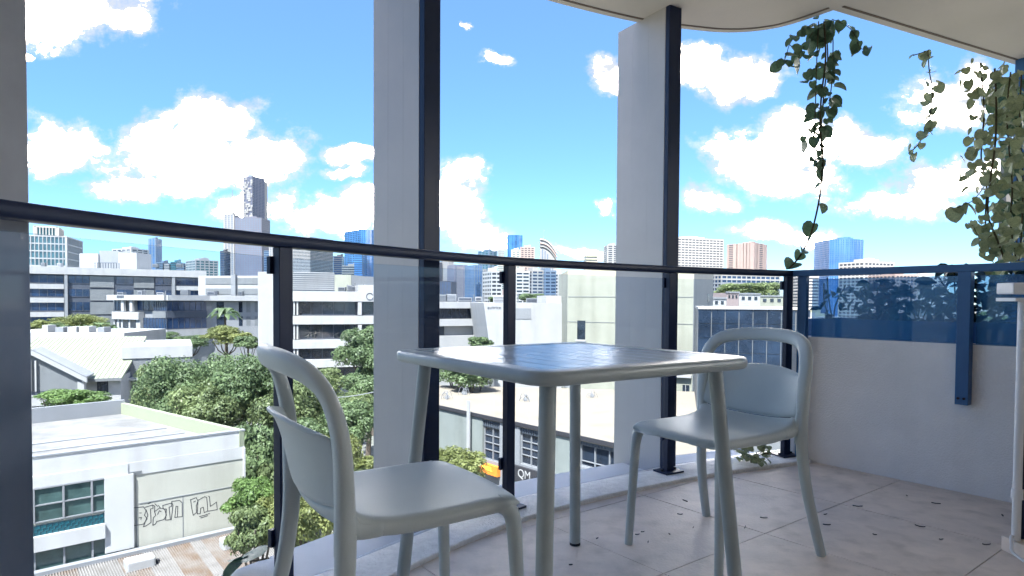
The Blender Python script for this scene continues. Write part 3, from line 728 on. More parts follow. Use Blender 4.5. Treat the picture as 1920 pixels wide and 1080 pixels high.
# planter
pl = empty('planter', (CORNER.x, CORNER.y, 0), 'dark planter trough behind the flare-tinted glass on the right', 'planter')
wpara(-0.05, 2.3, 0.122, 0.14, 0.30, 0.80).build('inner_side', 'navy_flare', pl)
wpara(-0.05, 2.3, 0.56, 0.60, 0.30, 0.80).build('outer_side', 'navy_flare', pl)
wpara(-0.05, -0.01, 0.141, 0.559, 0.30, 0.80).build('end_side', 'navy_flare', pl)
wpara(-0.01, 2.3, 0.141, 0.559, 0.30, 0.76).build('soil', 'bark', pl)
def planter_plant(u, nn, hgt, spread, n, ls, label, meshes=LP):
    n = int(n * 1.6) if n > 30 else n
    b0 = CORNER + WD * u + PD * nn; e = empty('planter_plant', (b0.x, b0.y, 0.76), label, 'plant', 'leafy plants in the planter trough')
    for s_ in range(3):
        tip = Vector((random.uniform(-spread, spread) * .6, random.uniform(-.1, .1), hgt * random.uniform(.7, 1)))
        MB().sweep(catmull([(0, 0, 0), tip * 0.5 + Vector((random.uniform(-.03, .03), 0, 0)), tip], 4), 0.004, 0.004, n=6).build('stem', 'stem', e, smooth=True)
    for k in range(n):
        h = hgt * random.random() ** 1.1; r_ = spread * (0.4 + 0.6 * math.sin(math.pi * min(1, h / hgt * .9)))
        a = random.uniform(0, 6.28); q = Vector((b0.x + r_ * math.cos(a) * random.random() ** .5, b0.y + r_ * math.sin(a) * random.random() ** .5 * .8, 0.76 + h))
        leaf_at(meshes, e, q, ls, droop=0.2)
    return e
for (u, nn, h_, sp, n, ls, lb) in [(0.10, .25, .30, .10, 18, .07, 'sparse upright plant with small round leaves beside the corner post'),
    (0.32, .30, .26, .17, 70, .10, 'low plant with large dark leaves left of the middle of the glass'),
    (0.52, .32, .25, .18, 75, .10, 'low spreading dark plant in the middle of the planter'),
    (0.72, .30, .33, .15, 80, .09, 'taller dark bush behind the wall post'),
    (0.95, .30, .30, .15, 80, .09, 'dark bush just right of the wall post'),
    (1.20, .30, .34, .16, 80, .09, 'dark bush at the right end of the planter, next to the cabinet')]:
    planter_plant(u, nn, h_, sp, n, ls, lb)
# trailing plant at the kerb near the corner post, and by the lower left of the ledge
def sprig(px, py, z, hgt, n, ls, label, meshes, sp=0.08):
    p = atz(px, py, z); e = empty('small_plant', (p.x, p.y, z), label, 'plant')
    for k in range(6):
        a = random.uniform(0, 6.28); tip = Vector((math.cos(a) * sp, math.sin(a) * sp, hgt * random.uniform(.4, 1)))
        MB().sweep(catmull([(0, 0, 0), tip * .5 + Vector((0, 0, hgt * .2)), tip], 4), 0.002, 0.002, n=5).build('stem', 'stem', e, smooth=True)
    for k in range(n):
        a = random.uniform(0, 6.28); r_ = sp * random.random() ** .5
        leaf_at(meshes, e, (p.x + r_ * math.cos(a), p.y + r_ * math.sin(a), z + 0.012 + hgt * random.random()), ls, droop=0.0)
sprig(1408, 868, 0.018, 0.09, 34, 0.045, 'small green trailing plant growing over the kerb behind the right chair', LVP, .10)
p = atz(465, 1075, -0.03)
e = empty('broad_leaf', (p.x, p.y, -0.03), 'single broad dark green leaf on a twig lying on the outer ledge at lower left', 'leaf')
for (dx, dy, s_, az) in ((0.03, -0.03, 0.12, 2.4), (-0.01, -0.02, 0.09, 3.3)):
    o = leaf_at(LV, e, (p.x + dx, p.y + dy, 0.03), s_, 0.1, az)
MB().sweep(catmull([(-0.04, 0.05, 0.04), (0.0, 0.03, 0.03), (0.06, 0.03, 0.04)], 5), 0.003, 0.003, n=6).build('twig', 'stem', e)

# ------------------------------------------------------------------ trees
def crown_mesh(name, blobs, n, leaf, m, seed=0):
    g = np.random.default_rng(seed); bl = np.array(blobs, float)
    wts = (bl[:, 3] * bl[:, 4]); wts = wts / wts.sum()
    idx = g.choice(len(bl), n, p=wts)
    d = g.normal(size=(n, 3)); d /= np.linalg.norm(d, axis=1)[:, None]
    d[:, 2] = np.where((d[:, 2] < -0.35), -d[:, 2], d[:, 2])
    # sub-clumps: push points toward random clump centres on each blob's surface
    r = 0.55 + 0.5 * g.random(n) ** 0.6
    cl = g.normal(size=(110, 3)); cl /= np.linalg.norm(cl, axis=1)[:, None]
    near = np.argmax(d @ cl.T, axis=1); cd = np.einsum('ij,ij->i', d, cl[near])
    r *= 0.70 + 0.40 * np.clip((cd - 0.91) / 0.09, 0, 1)
    P = bl[idx, :3] + d * bl[idx, 3:6] * r[:, None]
    nr_ = d + cl[near] * .6 + 0.6 * g.normal(size=(n, 3)); nr_ /= np.linalg.norm(nr_, axis=1)[:, None]
    a = np.cross(nr_, g.normal(size=(n, 3))); a /= np.linalg.norm(a, axis=1)[:, None]; b = np.cross(nr_, a)
    s = (leaf * (0.6 + 0.8 * g.random(n)))[:, None]
    V = np.stack([P - a * s, P - b * s * 0.5 + nr_ * s * .1, P + a * s, P + b * s * 0.5 + nr_ * s * .1], 1).reshape(-1, 3)
    me = bpy.data.meshes.new(name); me.vertices.add(4 * n); me.vertices.foreach_set('co', V.ravel())
    me.loops.add(4 * n); me.loops.foreach_set('vertex_index', np.arange(4 * n)); me.polygons.add(n)
    me.polygons.foreach_set('loop_start', np.arange(n) * 4); me.update(calc_edges=True)
    t = me.attributes.new('tone', 'FLOAT', 'FACE'); t.data.foreach_set('value', g.random(n)); me.materials.append(MATS[m]); return me
def rand_blobs(k, rx, rz, seed, flat=0.6):
    g = random.Random(seed); out = [(0, 0, 0, rx * .6, rx * .6, rz * .7), (0.1, -.3, -.45 * rz, rx * .62, rx * .5, rz * .5)]
    for i in range(14):
        a = g.uniform(0, 6.283); q = g.uniform(.2, .88) * rx; s_ = g.uniform(.12, .24) * rx
        out.append((q * math.cos(a), q * math.sin(a), g.uniform(-.6, .72) * rz * (1.15 - q / rx), s_, s_, s_ * .8))
    for i in range(k):
        a = 6.283 * i / k + g.uniform(-.4, .4); q = g.uniform(.35, .68) * rx; s_ = g.uniform(.28, .42) * rx
        out.append((q * math.cos(a), q * math.sin(a), g.uniform(-.35, .5) * rz, s_, s_, s_ * flat * rz / rx * 1.5))
    return out
CROWNS = {}
def crown(kind, m, n, leaf, seed):
    key = (m, n, seed, leaf)
    if key not in CROWNS: CROWNS[key] = crown_mesh('crown', rand_blobs(11, 1.0, 1.0, seed), n, leaf, m, seed)
    return CROWNS[key]
def tree(px, pytop, pybot, Y, wpx, m, label, n=5000, seed=1, group='trees between the buildings', name='tree', leafm=0.14):
    """crown spans pytop..pybot and wpx pixels at depth Y; trunk down to the ground"""
    c = at(px, (pytop + pybot) / 2, Y); hh = (pybot - pytop) / 2 * Y / F; hw = wpx / 2 * Y / F
    e = empty(name, (c.x, c.y, G), label, 'tree', group)
    leaf = leafm / hw
    me = crown('c', m, int(n * 1.7), round(leaf * .78, 3), seed)
    o = bpy.data.objects.new('crown', me); col.objects.link(o); o.parent = e; o.location = (0, 0, c.z - G); o.scale = (hw, hw * 0.85, max(hh, 0.6)); o.rotation_euler = (0, 0, seed * 1.3)
    top = max(c.z - G, 1.0); r_ = 0.03 * hw + 0.12
    t = MB(); t.sweep(catmull([(0, 0, 0), (0.1, 0.05, top * .45), (0, 0, top * .8), (0.1, 0, top)], 4), [r_ * (1.2 - .05 * k) for k in range(13)], [r_ * (1.2 - .05 * k) for k in range(13)], n=8)
    for k in range(5):
        a = k * 1.26; t.sweep([(0, 0, top * .62), (hw * .3 * math.cos(a), hw * .3 * math.sin(a), top * .62 + hh * .35 + .3), (hw * .6 * math.cos(a), hw * .6 * math.sin(a), top + hh * .2)], [r_ * .5, r_ * .35, r_ * .15], [r_ * .5, r_ * .35, r_ * .15], n=6)
    t.build('trunk', 'bark', e, smooth=True)
    return e
T = tree
T(345, 645, 860, 47, 200, 'leaf_tree', 'big grey-green tree behind the graffiti building, left half of the large canopy', 15000, 1)
T(455, 640, 840, 45, 210, 'leaf_tree', 'big grey-green tree right behind the foreground chair back, centre of the large canopy', 15000, 2)
T(560, 690, 870, 43, 190, 'leaf_olive', 'olive tree seen through the chair back', 12000, 3)
T(300, 665, 790, 55, 120, 'leaf_olive', 'rounded tree left of the big canopy, beside the gabled house', 7000, 4)
T(485, 770, 960, 36, 120, 'leaf_tree', 'dark tree directly right of the graffiti wall', 9000, 5)
T(480, 880, 1010, 30, 130, 'leaf_bright', 'feathery light green tree over the rusty awning', 9000, 6, leafm=0.10)
T(610, 790, 1000, 30, 180, 'leaf_yellow', 'yellow-green tree low behind the foreground chair back', 13000, 7, leafm=0.10)
T(680, 600, 705, 75, 120, 'leaf_tree', 'bright spreading tree in front of the white banded office', 8000, 8, leafm=0.2)
T(690, 690, 790, 60, 130, 'leaf_tree', 'dark tree below the spreading tree, left of the middle fin', 8000, 9, leafm=0.17)
T(600, 680, 760, 62, 110, 'leaf_olive', 'olive tree at the foot of the white banded office', 7000, 10, leafm=0.17)
T(150, 583, 628, 140, 130, 'leaf_yellow', 'yellow-green tree behind the long pale roof, far left', 6000, 11, leafm=0.35)
T(75, 598, 632, 138, 60, 'leaf_yellow', 'small yellow-green tree at the left, next to the slate fin', 3000, 12, leafm=0.35)
T(285, 618, 655, 112, 110, 'leaf_tree', 'green tree in front of the left half of the white office', 5000, 13, leafm=0.28)
T(355, 625, 660, 112, 90, 'leaf_tree', 'green tree in front of the blue glass wall of the white office', 4000, 14, leafm=0.28)
T(425, 606, 655, 106, 100, 'leaf_yellow', 'yellow-green tree in front of the white office, right side', 5000, 15, leafm=0.28)
T(465, 625, 660, 103, 60, 'leaf_tree', 'dark green tree beside the corner of the white banded office', 3000, 16, leafm=0.28)
T(130, 722, 778, 44, 135, 'leaf_bright', 'bright green bushy tree in front of the gabled house', 7000, 17, leafm=0.14)
T(865, 640, 730, 60, 130, 'leaf_tree', 'dark green tree under the table edge behind the shop roof', 8000, 18, leafm=0.2)
T(900, 628, 660, 75, 60, 'leaf_tree', 'small green tree in front of the tilted white wall', 3000, 19, leafm=0.2)
T(850, 825, 920, 28, 150, 'leaf_yellow', 'yellow-green bushy tree in front of the grey shop wall', 9000, 20, leafm=0.10)
T(995, 548, 572, 300, 60, 'leaf_tree', 'distant dark tree in front of the banded apartments', 2500, 21, leafm=0.8)
T(935, 555, 572, 290, 40, 'leaf_tree', 'small distant tree left of the centre railing post', 2000, 22, leafm=0.8)
T(1375, 528, 562, 230, 90, 'leaf_olive', 'pale olive distant tree under the long grey apartments, left one', 3500, 23, leafm=0.6)
T(1430, 525, 562, 230, 80, 'leaf_olive', 'pale olive distant tree next to the corner post', 3500, 24, leafm=0.6)
T(515, 850, 1000, 33, 90, 'leaf_olive', 'olive tree directly behind the left railing post', 6000, 25, leafm=0.12)
T(660, 830, 960, 38, 120, 'leaf_yellow', 'yellow-green tree left of the middle fin', 8000, 26, leafm=0.12)
T(560, 770, 880, 39, 120, 'leaf_tree', 'grey-green tree framed by the chair back opening', 8000, 27, leafm=0.14)
T(395, 690, 860, 43, 190, 'leaf_olive', 'olive tree at the middle of the big canopy, left of the foreground chair', 12000, 28)
T(505, 655, 770, 50, 120, 'leaf_tree', 'grey-green tree behind the left railing post', 8000, 29)
T(640, 720, 830, 45, 150, 'leaf_olive', 'olive tree just right of the chair back', 10000, 30)
T(655, 745, 850, 39, 120, 'leaf_tree', 'dark green tree between the chair back and the middle fin', 8000, 31, leafm=0.13)
T(700, 640, 740, 70, 90, 'leaf_tree', 'tree hugging the left side of the middle fin', 6000, 32, leafm=0.17)
T(440, 820, 950, 38, 90, 'leaf_tree', 'dark tree peeking over the corner of the graffiti building', 7000, 33)
T(880, 660, 735, 57, 110, 'leaf_tree', 'dense tree behind the sand-coloured shop roof', 7000, 34, leafm=0.17)
T(560, 860, 1050, 26, 170, 'leaf_yellow', 'yellow-green tree just beyond the ledge, under the foreground chair back', 9000, 35, leafm=0.09)
T(655, 870, 1030, 27, 150, 'leaf_olive', 'olive tree just beyond the ledge, left of the foot of the middle fin', 9000, 36, leafm=0.09)
T(480, 930, 1060, 25, 110, 'leaf_olive', 'olive tree just beyond the ledge, at the end of the rusty awning', 7000, 37, leafm=0.09)
# palm in front of the white office
c = at(422, 590, 118); e = empty('palm_tree', (c.x, c.y, G), 'palm tree with drooping fronds in front of the white office', 'tree')
hz = c.z - G
MB().sweep([(0, 0, 0), (0.1, 0, hz * .5), (0, 0, hz)], 0.2, 0.2, n=8).build('trunk', 'bark', e, smooth=True)
for k in range(13):
    a = k * 0.483 * 2; m_ = MB(); L_ = 3.2; vs = []; fs = []
    for q in range(7):
        f = q / 6; r_ = L_ * f; z = hz + 1.5 * math.sin(f * 2.6) * (0.6 + 0.5 * (k % 3)) * .7 - f * f * 1.2; w = 0.55 * math.sin(math.pi * max(.06, f * .95))
        cx, cy = r_ * math.cos(a), r_ * math.sin(a); nx, ny = -math.sin(a) * w, math.cos(a) * w
        vs += [(cx + nx, cy + ny, z - .25 * w), (cx, cy, z), (cx - nx, cy - ny, z - .25 * w)]
    for q in range(6): i = 3 * q; fs += [(i, i + 3, i + 4, i + 1), (i + 1, i + 4, i + 5, i + 2)]
    m_.add(vs, fs).build('frond', 'leaf_tree', e)

# ------------------------------------------------------------------ city buildings
def quadpoly(A, B, depth):
    """front edge A->B, body goes away from the viewer"""
    t = (B - A).normalized(); n = Vector((-t.y, t.x))
    if n.dot(A + B) < 0: n = -n
    return [A, B, B + n * depth, A + n * depth], t, -n
class Fc:
    """a facade: u metres from A towards B, d metres out of the wall"""
    def __init__(s, A, B): s.A = A; s.t = (B - A).normalized(); s.L = (B - A).length; n = Vector((-s.t.y, s.t.x)); s.n = n if n.dot(A + B) < 0 else -n
    def box(s, mb, u0, u1, z0, z1, d0, d1):
        o = s.A + s.t * u0 + s.n * d0
        return mb.para((o.x, o.y, z0), (s.t * (u1 - u0)).to_3d(), (s.n * (d1 - d0)).to_3d(), (0, 0, z1 - z0))
    def u_of(s, px, z=0):
        """where the sight line at column px meets the facade"""
        d = ray(px, 566); d2 = Vector((d.x, d.y)); den = d2.x * s.t.y - d2.y * s.t.x
        k = (s.A.x * s.t.y - s.A.y * s.t.x) / den; p = d2 * k
        return (p - s.A).dot(s.t)
    def z_of(s, px, py):
        d = ray(px, py); den = d.x * s.t.y - d.y * s.t.x; k = (s.A.x * s.t.y - s.A.y * s.t.x) / den
        return EYE + d.z * k
def P2(px, Y): p = at(px, 566, Y); return Vector((p.x, p.y))
def zat(px, py, Y): return at(px, py, Y).z
def inset(poly, d):
    c = sum(poly, Vector((0, 0))) / len(poly)
    return [(c.x + (p.x - c.x) * (1 - d / max(0.01, (p - c).length)), c.y + (p.y - c.y) * (1 - d / max(0.01, (p - c).length))) for p in poly]
def tower(pxa, Ya, pxb, Yb, pytop, depth, floors, label, wall='white_wall', glass='glass_dark', slab=0.42, piers=0, pier_w=0.8, fh=None, roofbox=True, group=None, name='tower', z_base=None, poly=None, cat='building', crown_h=0.0, spire=None):
    A, B = P2(pxa, Ya), P2(pxb, Yb)
    pl_, t, n = quadpoly(A, B, depth)
    if poly: pl_ = poly(A, B, depth)
    z1 = zat((pxa + pxb) / 2, pytop, (Ya + Yb) / 2); z0 = G if z_base is None else z_base
    c = (A + B) / 2
    e = empty(name, (c.x, c.y, z0), label, cat, group)
    off = Matrix.Translation((-c.x, -c.y, -z0))
    def ch(o): o.matrix_parent_inverse = off; return o
    fh = fh or max(3.2, (z1 - z0) / 60); 
    if floors: fh = (z1 - zat((pxa + pxb) / 2, floors[1], (Ya + Yb) / 2)) / floors[0]
    ch(MB().prism(inset(pl_, 0.12 * fh), z0, z1 - 0.05).build('glass_wall', glass, e))
    g = MB(); z = z1; k = 0
    PL = [(p.x, p.y) for p in pl_]
    while z > z0 and k < 90:
        g.prism(PL, max(z0, z - fh * slab), z); z -= fh; k += 1
    if piers:
        m_ = len(pl_)
        for i in range(m_):
            a, b_ = pl_[i], pl_[(i + 1) % m_]; L_ = (b_ - a).length; tt = (b_ - a).normalized(); nn = Vector((-tt.y, tt.x)); cc0 = sum(pl_, Vector((0, 0))) / m_
            if nn.dot(cc0 - a) < 0: nn = -nn
            cnt = max(1, int(round(piers * L_ / (B - A).length)))
            for j in range(cnt + 1):
                o_ = a + tt * (L_ - pier_w) * j / cnt - nn * 0.03
                g.para((o_.x, o_.y, z0), (tt * pier_w).to_3d(), (nn * fh * .25).to_3d(), (0, 0, z1 - z0 - 0.02))
    ch(g.build('floor_bands', wall, e))
    if roofbox:
        rb = MB(); c3 = sum(pl_, Vector((0, 0))) / len(pl_); pp = [c3 + (p - c3) * 0.45 for p in pl_]
        rb.prism([(p.x, p.y) for p in pp], z1, z1 + fh * 0.9); pp = [c3 + (p - c3) * 0.2 + t * fh for p in pl_]; rb.prism([(p.x, p.y) for p in pp], z1 + fh * .9, z1 + fh * 1.3)
        ch(rb.build('roof_plant', wall, e))
    if spire:
        c3 = sum(pl_, Vector((0, 0))) / len(pl_); zs = zat(spire[0], spire[1], (Ya + Yb) / 2); q = P2(spire[0], (Ya + Yb) / 2)
        ch(MB().sweep([(q.x, q.y + 2, z1 - 1), (q.x, q.y + 2, z1 + (zs - z1) * .5), (q.x, q.y + 2, zs)], [1.3, .8, .35], [1.3, .8, .35], n=6).build('spire', 'grey_wall', e))
    return e
def curved(A, B, depth):
    t = (B - A).normalized(); n = Vector((-t.y, t.x)); n = n if n.dot(A + B) > 0 else -n; L_ = (B - A).length; out = []
    for k in range(9):
        f = k / 8; out.append(A + t * L_ * f - n * (L_ * .16 * math.sin(math.pi * f)))
    return out + [B + n * depth, A + n * depth]
# --- downtown towers, left
tall = tower(457, 1200, 474, 1190, 331, 30, (52, 480), 'tallest skyscraper of the skyline with speckled front', 'mauve_grey', 'glass_navy', .35, 6, 1.8, roofbox=False)
A, B = P2(474, 1190), P2(491, 1215); z1 = zat(482, 333, 1200); g = MB(); g.prism([(A.x + .6, A.y + 1), (B.x, B.y), (B.x, B.y + 30), (A.x + .6, A.y + 30)], G, z1 - 1)
o = g.build('side_wing', 'light_grey', tall); o.matrix_parent_inverse = Matrix.Translation((-tall.location.x, -tall.location.y, -tall.location.z))
f_ = Fc(A, B); g = MB(); 
for r_ in range(58):
    z = z1 - 4 - r_ * 4.2
    if z > zat(480, 520, 1200): f_.box(g, 2, f_.L - 1.5, z, z + 1.6, 0.0, 0.6)
o = g.build('window_bands', 'glass_navy', tall); o.matrix_parent_inverse = Matrix.Translation((-tall.location.x, -tall.location.y, -tall.location.z)); o['kind'] = 'stuff'
fA = Fc(P2(457, 1200), P2(474, 1190)); g = MB(); zt = zat(465, 331, 1195)
for r_ in range(46):
    for c_ in range(7):
        if random.random() < .42:
            z = zt - 3 - r_ * 3.6; u = 0.4 + c_ * (fA.L - .8) / 7; fA.box(g, u, u + (fA.L - .8) / 7 * random.choice((1, 1, 1.6)), z - 3.2, z, 0.05, 0.8)
o = g.build('balcony_screens', 'light_grey', tall); o.matrix_parent_inverse = Matrix.Translation((-tall.location.x, -tall.location.y, -tall.location.z)); o['kind'] = 'stuff'
tower(441, 1120, 491, 1120, 408, 40, (30, 515), 'broad mauve tower block in front of the tallest skyscraper', 'mauve_grey', 'steel_blue', .5, 10, 1.6)
tower(420, 1150, 440, 1150, 402, 25, (30, 515), 'pale slim tower with a spire beside the tallest skyscraper', 'light_grey', 'steel_blue', .45, 3, 2.5, spire=(436, 355))
tower(413, 900, 421, 900, 470, 20, (14, 515), 'narrow dark block left of the pale spire tower', 'slate_wall', 'glass_navy', .4)
tower(495, 1000, 530, 1000, 470, 30, (14, 515), 'low grey tower behind the left railing post', 'steel_blue', 'glass_navy', .4)
tower(548, 620, 590, 640, 445, 40, (18, 510), 'grey ribbed office tower, left wing', 'light_grey', 'steel_blue', .5, 6, 1.5)
tower(582, 600, 625, 630, 447, 40, (24, 510), 'grey ribbed office tower, right wing', 'light_grey', 'glass_dark', .5, 0)
tower(625, 700, 641, 700, 480, 20, (8, 510), 'dark blue narrow building right of the ribbed towers', 'slate_wall', 'glass_navy', .4)
tower(641, 560, 672, 560, 498, 20, (5, 520), 'low stepped grey building before the blue tower', 'grey_wall', 'glass_dark', .4)
tower(677, 560, 705, 570, 431, 30, (26, 525), 'blue glass skyscraper left of the middle fin', 'glass_blue', 'glass_navy', .25, 5, .8, poly=curved, roofbox=False)
tower(664, 540, 679, 540, 475, 20, (12, 525), 'lower dark blue glass block beside the blue skyscraper', 'glass_navy', 'glass_blue', .3)
tower(279, 900, 293, 900, 447, 16, (22, 503), 'slim blue-grey tower in the far left skyline', 'steel_blue', 'glass_blue', .3, 2, 2)
tower(247, 350, 280, 360, 467, 15, (9, 503), 'white apartment block with dark balcony bands, far left skyline', 'white_wall', 'glass_dark', .5, 3, .8)
for i, (a, b_, y_) in enumerate([(294, 306, 492), (308, 318, 495), (320, 330, 491), (331, 346, 494), (350, 362, 497)]):
    tower(a, 700, b_, 700, y_, 20, (4, 508), 'small far building on the skyline left of the tallest skyscraper', ['steel_blue', 'light_grey', 'glass_teal'][i % 3], 'glass_dark', .45, group='small far buildings in the left skyline', roofbox=i % 2 == 0)
tower(367, 420, 410, 430, 488, 20, (5, 512), 'low teal-grey office with a roof pavilion, left of the mauve block', 'light_grey', 'glass_teal', .35, 5, .6)
# --- downtown towers, centre
for i, (a, b_, y_, w_, g_, Y) in enumerate([(818, 829, 492, 'slate_wall', 'glass_navy', 820), (829, 840, 490, 'steel_blue', 'glass_blue', 830), (840, 851, 490, 'light_grey', 'steel_blue', 815), (852, 868, 496, 'mauve_grey', 'steel_blue', 780), (868, 886, 499, 'mauve_grey', 'light_grey', 760), (889, 905, 497, 'steel_blue', 'glass_blue', 700), (846, 856, 528, 'slate_wall', 'glass_blue', 600), (906, 917, 505, 'light_grey', 'steel_blue', 900)]):
    tower(a, Y, b_, Y + 5, y_, 25, (22, 560), ['dark thin tower next to the middle fin', 'blue-grey tower second from the middle fin', 'pale tower third from the middle fin', 'stepped blue-grey tower left of the white sloping tower', 'pale mauve tower with flat top in the centre skyline', 'blue tower with a dark top in the centre skyline', 'short dark tower in front of the stepped tower', 'pale tower behind the centre railing post'][i], w_, g_, .4, 3, 1.5, roofbox=i % 2 == 0)
tower(893, 640, 901, 640, 533, 12, (5, 556), 'small dark blue building low in the centre skyline', 'glass_navy', 'glass_navy', .4)
tower(916, 900, 932, 910, 470, 25, (14, 520), 'teal grey tower peeking over the rail left of the centre post', 'steel_blue', 'glass_teal', .35, 2, 2)
tower(933, 950, 945, 950, 468, 25, (14, 520), 'white stacked tower directly above the centre post', 'white_wall', 'glass_teal', .45)
tower(951, 1000, 979, 1000, 441, 25, (16, 490), 'blue cylindrical glass tower above the centre post', 'glass_blue', 'steel_blue', .2, 4, 2, poly=curved, roofbox=False)
tower(958, 940, 976, 940, 468, 20, (8, 495), 'small white block in front of the cylindrical tower', 'white_wall', 'glass_teal', .5, 2, 2)
tower(975, 900, 1002, 900, 463, 20, (10, 500), 'beige apartment tower right of the cylindrical tower', 'pink_wall', 'glass_dark', .5, 4, 1.5)
# sail-roofed building
c = P2(1027, 1000); e = empty('tower', (c.x, c.y, G), 'tower with a curved sail-like roof and mast', 'building')
xa, xb = P2(1012, 1000).x - c.x, P2(1043, 1000).x - c.x
m_ = MB(); prof_ = []
for k in range(9):
    f = k / 8; x = xa + (xb - xa) * f; z = zat(1012 + 31 * f, 448 + 26 * f ** 2.2, 1000) - G; prof_.append((x, z))
vs = [(x, 0, 0) for x, z in prof_] + [(x, 0, z) for x, z in prof_] + [(x, 25, 0) for x, z in prof_] + [(x, 25, z) for x, z in prof_]; n9 = 9; fs = []
for k in range(8): fs += [(k, k + 1, n9 + k + 1, n9 + k), (2 * n9 + k + 1, 2 * n9 + k, 3 * n9 + k, 3 * n9 + k + 1), (n9 + k, n9 + k + 1, 3 * n9 + k + 1, 3 * n9 + k)]
fs += [(0, n9, 3 * n9, 2 * n9), (8, 2 * n9 + 8, 3 * n9 + 8, n9 + 8)]
m_.add(vs, fs).build('wall', 'light_grey', e)
for dz, mm in ((0, 'white_wall'), (-6, 'sign_orange'), (-11, 'grey_wall')):
    MB().sweep([(x, -0.8, z + dz - 1) for x, z in prof_], 1.0, 1.2, n=4).build('roof_rib', 'white_wall' if dz == 0 else ('pink_wall' if dz == -6 else 'grey_wall'), e)
q = zat(1019, 430, 1000) - G; xs = P2(1019, 1000).x - c.x
MB().sweep([(xs, 2, prof_[1][1] - 2), (xs, 2, q)], [.7, .4], [.7, .4], n=5).build('mast', 'grey_wall', e)
g = MB()
for k in range(5): g.box(xa + 3 + k * 4, xa + 4.5 + k * 4, -0.6, 0.0, 30, prof_[min(8, k * 2 + 1)][1] - 16)
g.build('window_bands', 'steel_blue', e)
tower(1098, 600, 1120, 600, 478, 20, (4, 500), 'far cream building with roof clutter left of the right fin', 'cream_wall', 'glass_dark', .6)
tower(1137, 600, 1160, 600, 459, 20, (8, 490), 'far grey tower with rounded top right behind the right fin', 'light_grey', 'glass_dark', .5, 2, 1.5)
# --- banded apartments in the centre
for (a, b_, y_, w_, g_, fl_, lb) in [(921, 941, 508, 'white_wall', 'glass_dark', 8, 'white banded apartment block left of the centre railing post'), (967, 993, 508, 'white_wall', 'glass_dark', 9, 'white banded apartment block right of the centre railing post'), (997, 1019, 506, 'light_grey', 'glass_navy', 10, 'grey banded apartment block, second from the centre post'), (1021, 1043, 507, 'steel_blue', 'glass_navy', 10, 'blue banded apartment block, third from the centre post'), (1046, 1062, 512, 'white_wall', 'glass_dark', 9, 'white banded apartment block beside the concrete tower')]:
    tower(a, 330, b_, 332, y_, 15, (fl_, 568), lb, w_, g_, .48, 2, .5)
# --- right skyline
tower(1262, 430, 1355, 445, 447, 22, (11, 500), 'wide grey apartment tower with white balcony bands, right skyline', 'white_wall', 'slate_wall', .5, 14, .5)
tower(1373, 440, 1412, 430, 456, 22, (13, 502), 'pink-white apartment tower with vertical piers, right skyline', 'pink_wall', 'slate_wall', .35, 5, 3.2)
tower(1412, 431, 1431, 440, 456, 20, (13, 502), 'side wing of the pink-white apartment tower', 'pink_wall', 'slate_wall', .5, 2, 1.5, roofbox=False)
tower(1290, 300, 1350, 300, 508, 15, (4, 538), 'low dark banded building under the rail, left part', 'white_wall', 'glass_navy', .4, 8, .5, roofbox=False)
tower(1352, 290, 1462, 300, 508, 15, (5, 545), 'long low blue-banded building under the rail beside the corner post', 'light_grey', 'glass_navy', .4, 12, .5, roofbox=False)
tower(1553, 500, 1617, 500, 449, 25, (24, 545), 'tall bright blue glass tower, right skyline', 'tower_blue', 'glass_blue', .22, 12, .8, poly=curved)
tower(1619, 420, 1675, 430, 491, 20, (9, 550), 'white apartment block with roof frames right of the blue tower', 'white_wall', 'slate_wall', .45, 8, .8)
tower(1505, 330, 1535, 330, 512, 15, (9, 565), 'white banded block seen through the flare-tinted glass by the corner', 'white_wall', 'slate_wall', .5)
tower(1678, 380, 1720, 385, 515, 20, (7, 560), 'pale pink apartment block low right of the white block', 'pink_wall', 'slate_wall', .45, 6, .8)
tower(1722, 390, 1775, 395, 518, 20, (7, 560), 'pale apartment block behind the planter leaves', 'white_wall', 'slate_wall', .5, 6, .8)
# scatter of far low buildings that fills the ground to the horizon
for i in range(130):
    Y = random.uniform(240, 1600); px = random.uniform(-150, 2100); s_ = random.uniform(10, 30); A = P2(px, Y)
    h_ = G + random.uniform(5, 16) if Y < 500 else G + random.uniform(8, 34)
    if 380 < px < 520 and Y < 500: continue
    e = MB(); ang = random.uniform(-.5, .5); t_ = Vector((math.cos(ang), math.sin(ang), 0)); n_ = Vector((-t_.y, t_.x, 0)); o3 = A.to_3d() + Vector((0, 0, G))
    e.para(o3, t_ * s_, n_ * s_ * .7, (0, 0, h_ - G)); e.para(o3 + t_ * s_ * .2 + n_ * 2 + Vector((0, 0, h_ - G)), t_ * s_ * .3, n_ * 4, (0, 0, 2))
    e.para(o3 - n_ * .15 + t_ * 1 + Vector((0, 0, (h_ - G) * .55)), t_ * (s_ - 2), n_ * .3, (0, 0, 1.4)); 
    wc = random.choice(['white_wall', 'light_grey', 'cream_wall', 'grey_wall', 'pink_wall', 'light_grey']); o = e.build('city_building', wc)
    nm = {'white_wall': 'white', 'light_grey': 'light grey', 'cream_wall': 'cream', 'grey_wall': 'grey', 'pink_wall': 'pinkish'}[wc]; sd_ = 'left' if px < 700 else ('centre' if px < 1260 else 'right')
    tag(o, 'small low %s building in the %s city behind the %s part of the railing' % (nm, 'nearer' if Y < 600 else 'farther', sd_), 'building', 'far low %s buildings, %s %s' % (nm, 'nearer' if Y < 600 else 'farther', sd_))
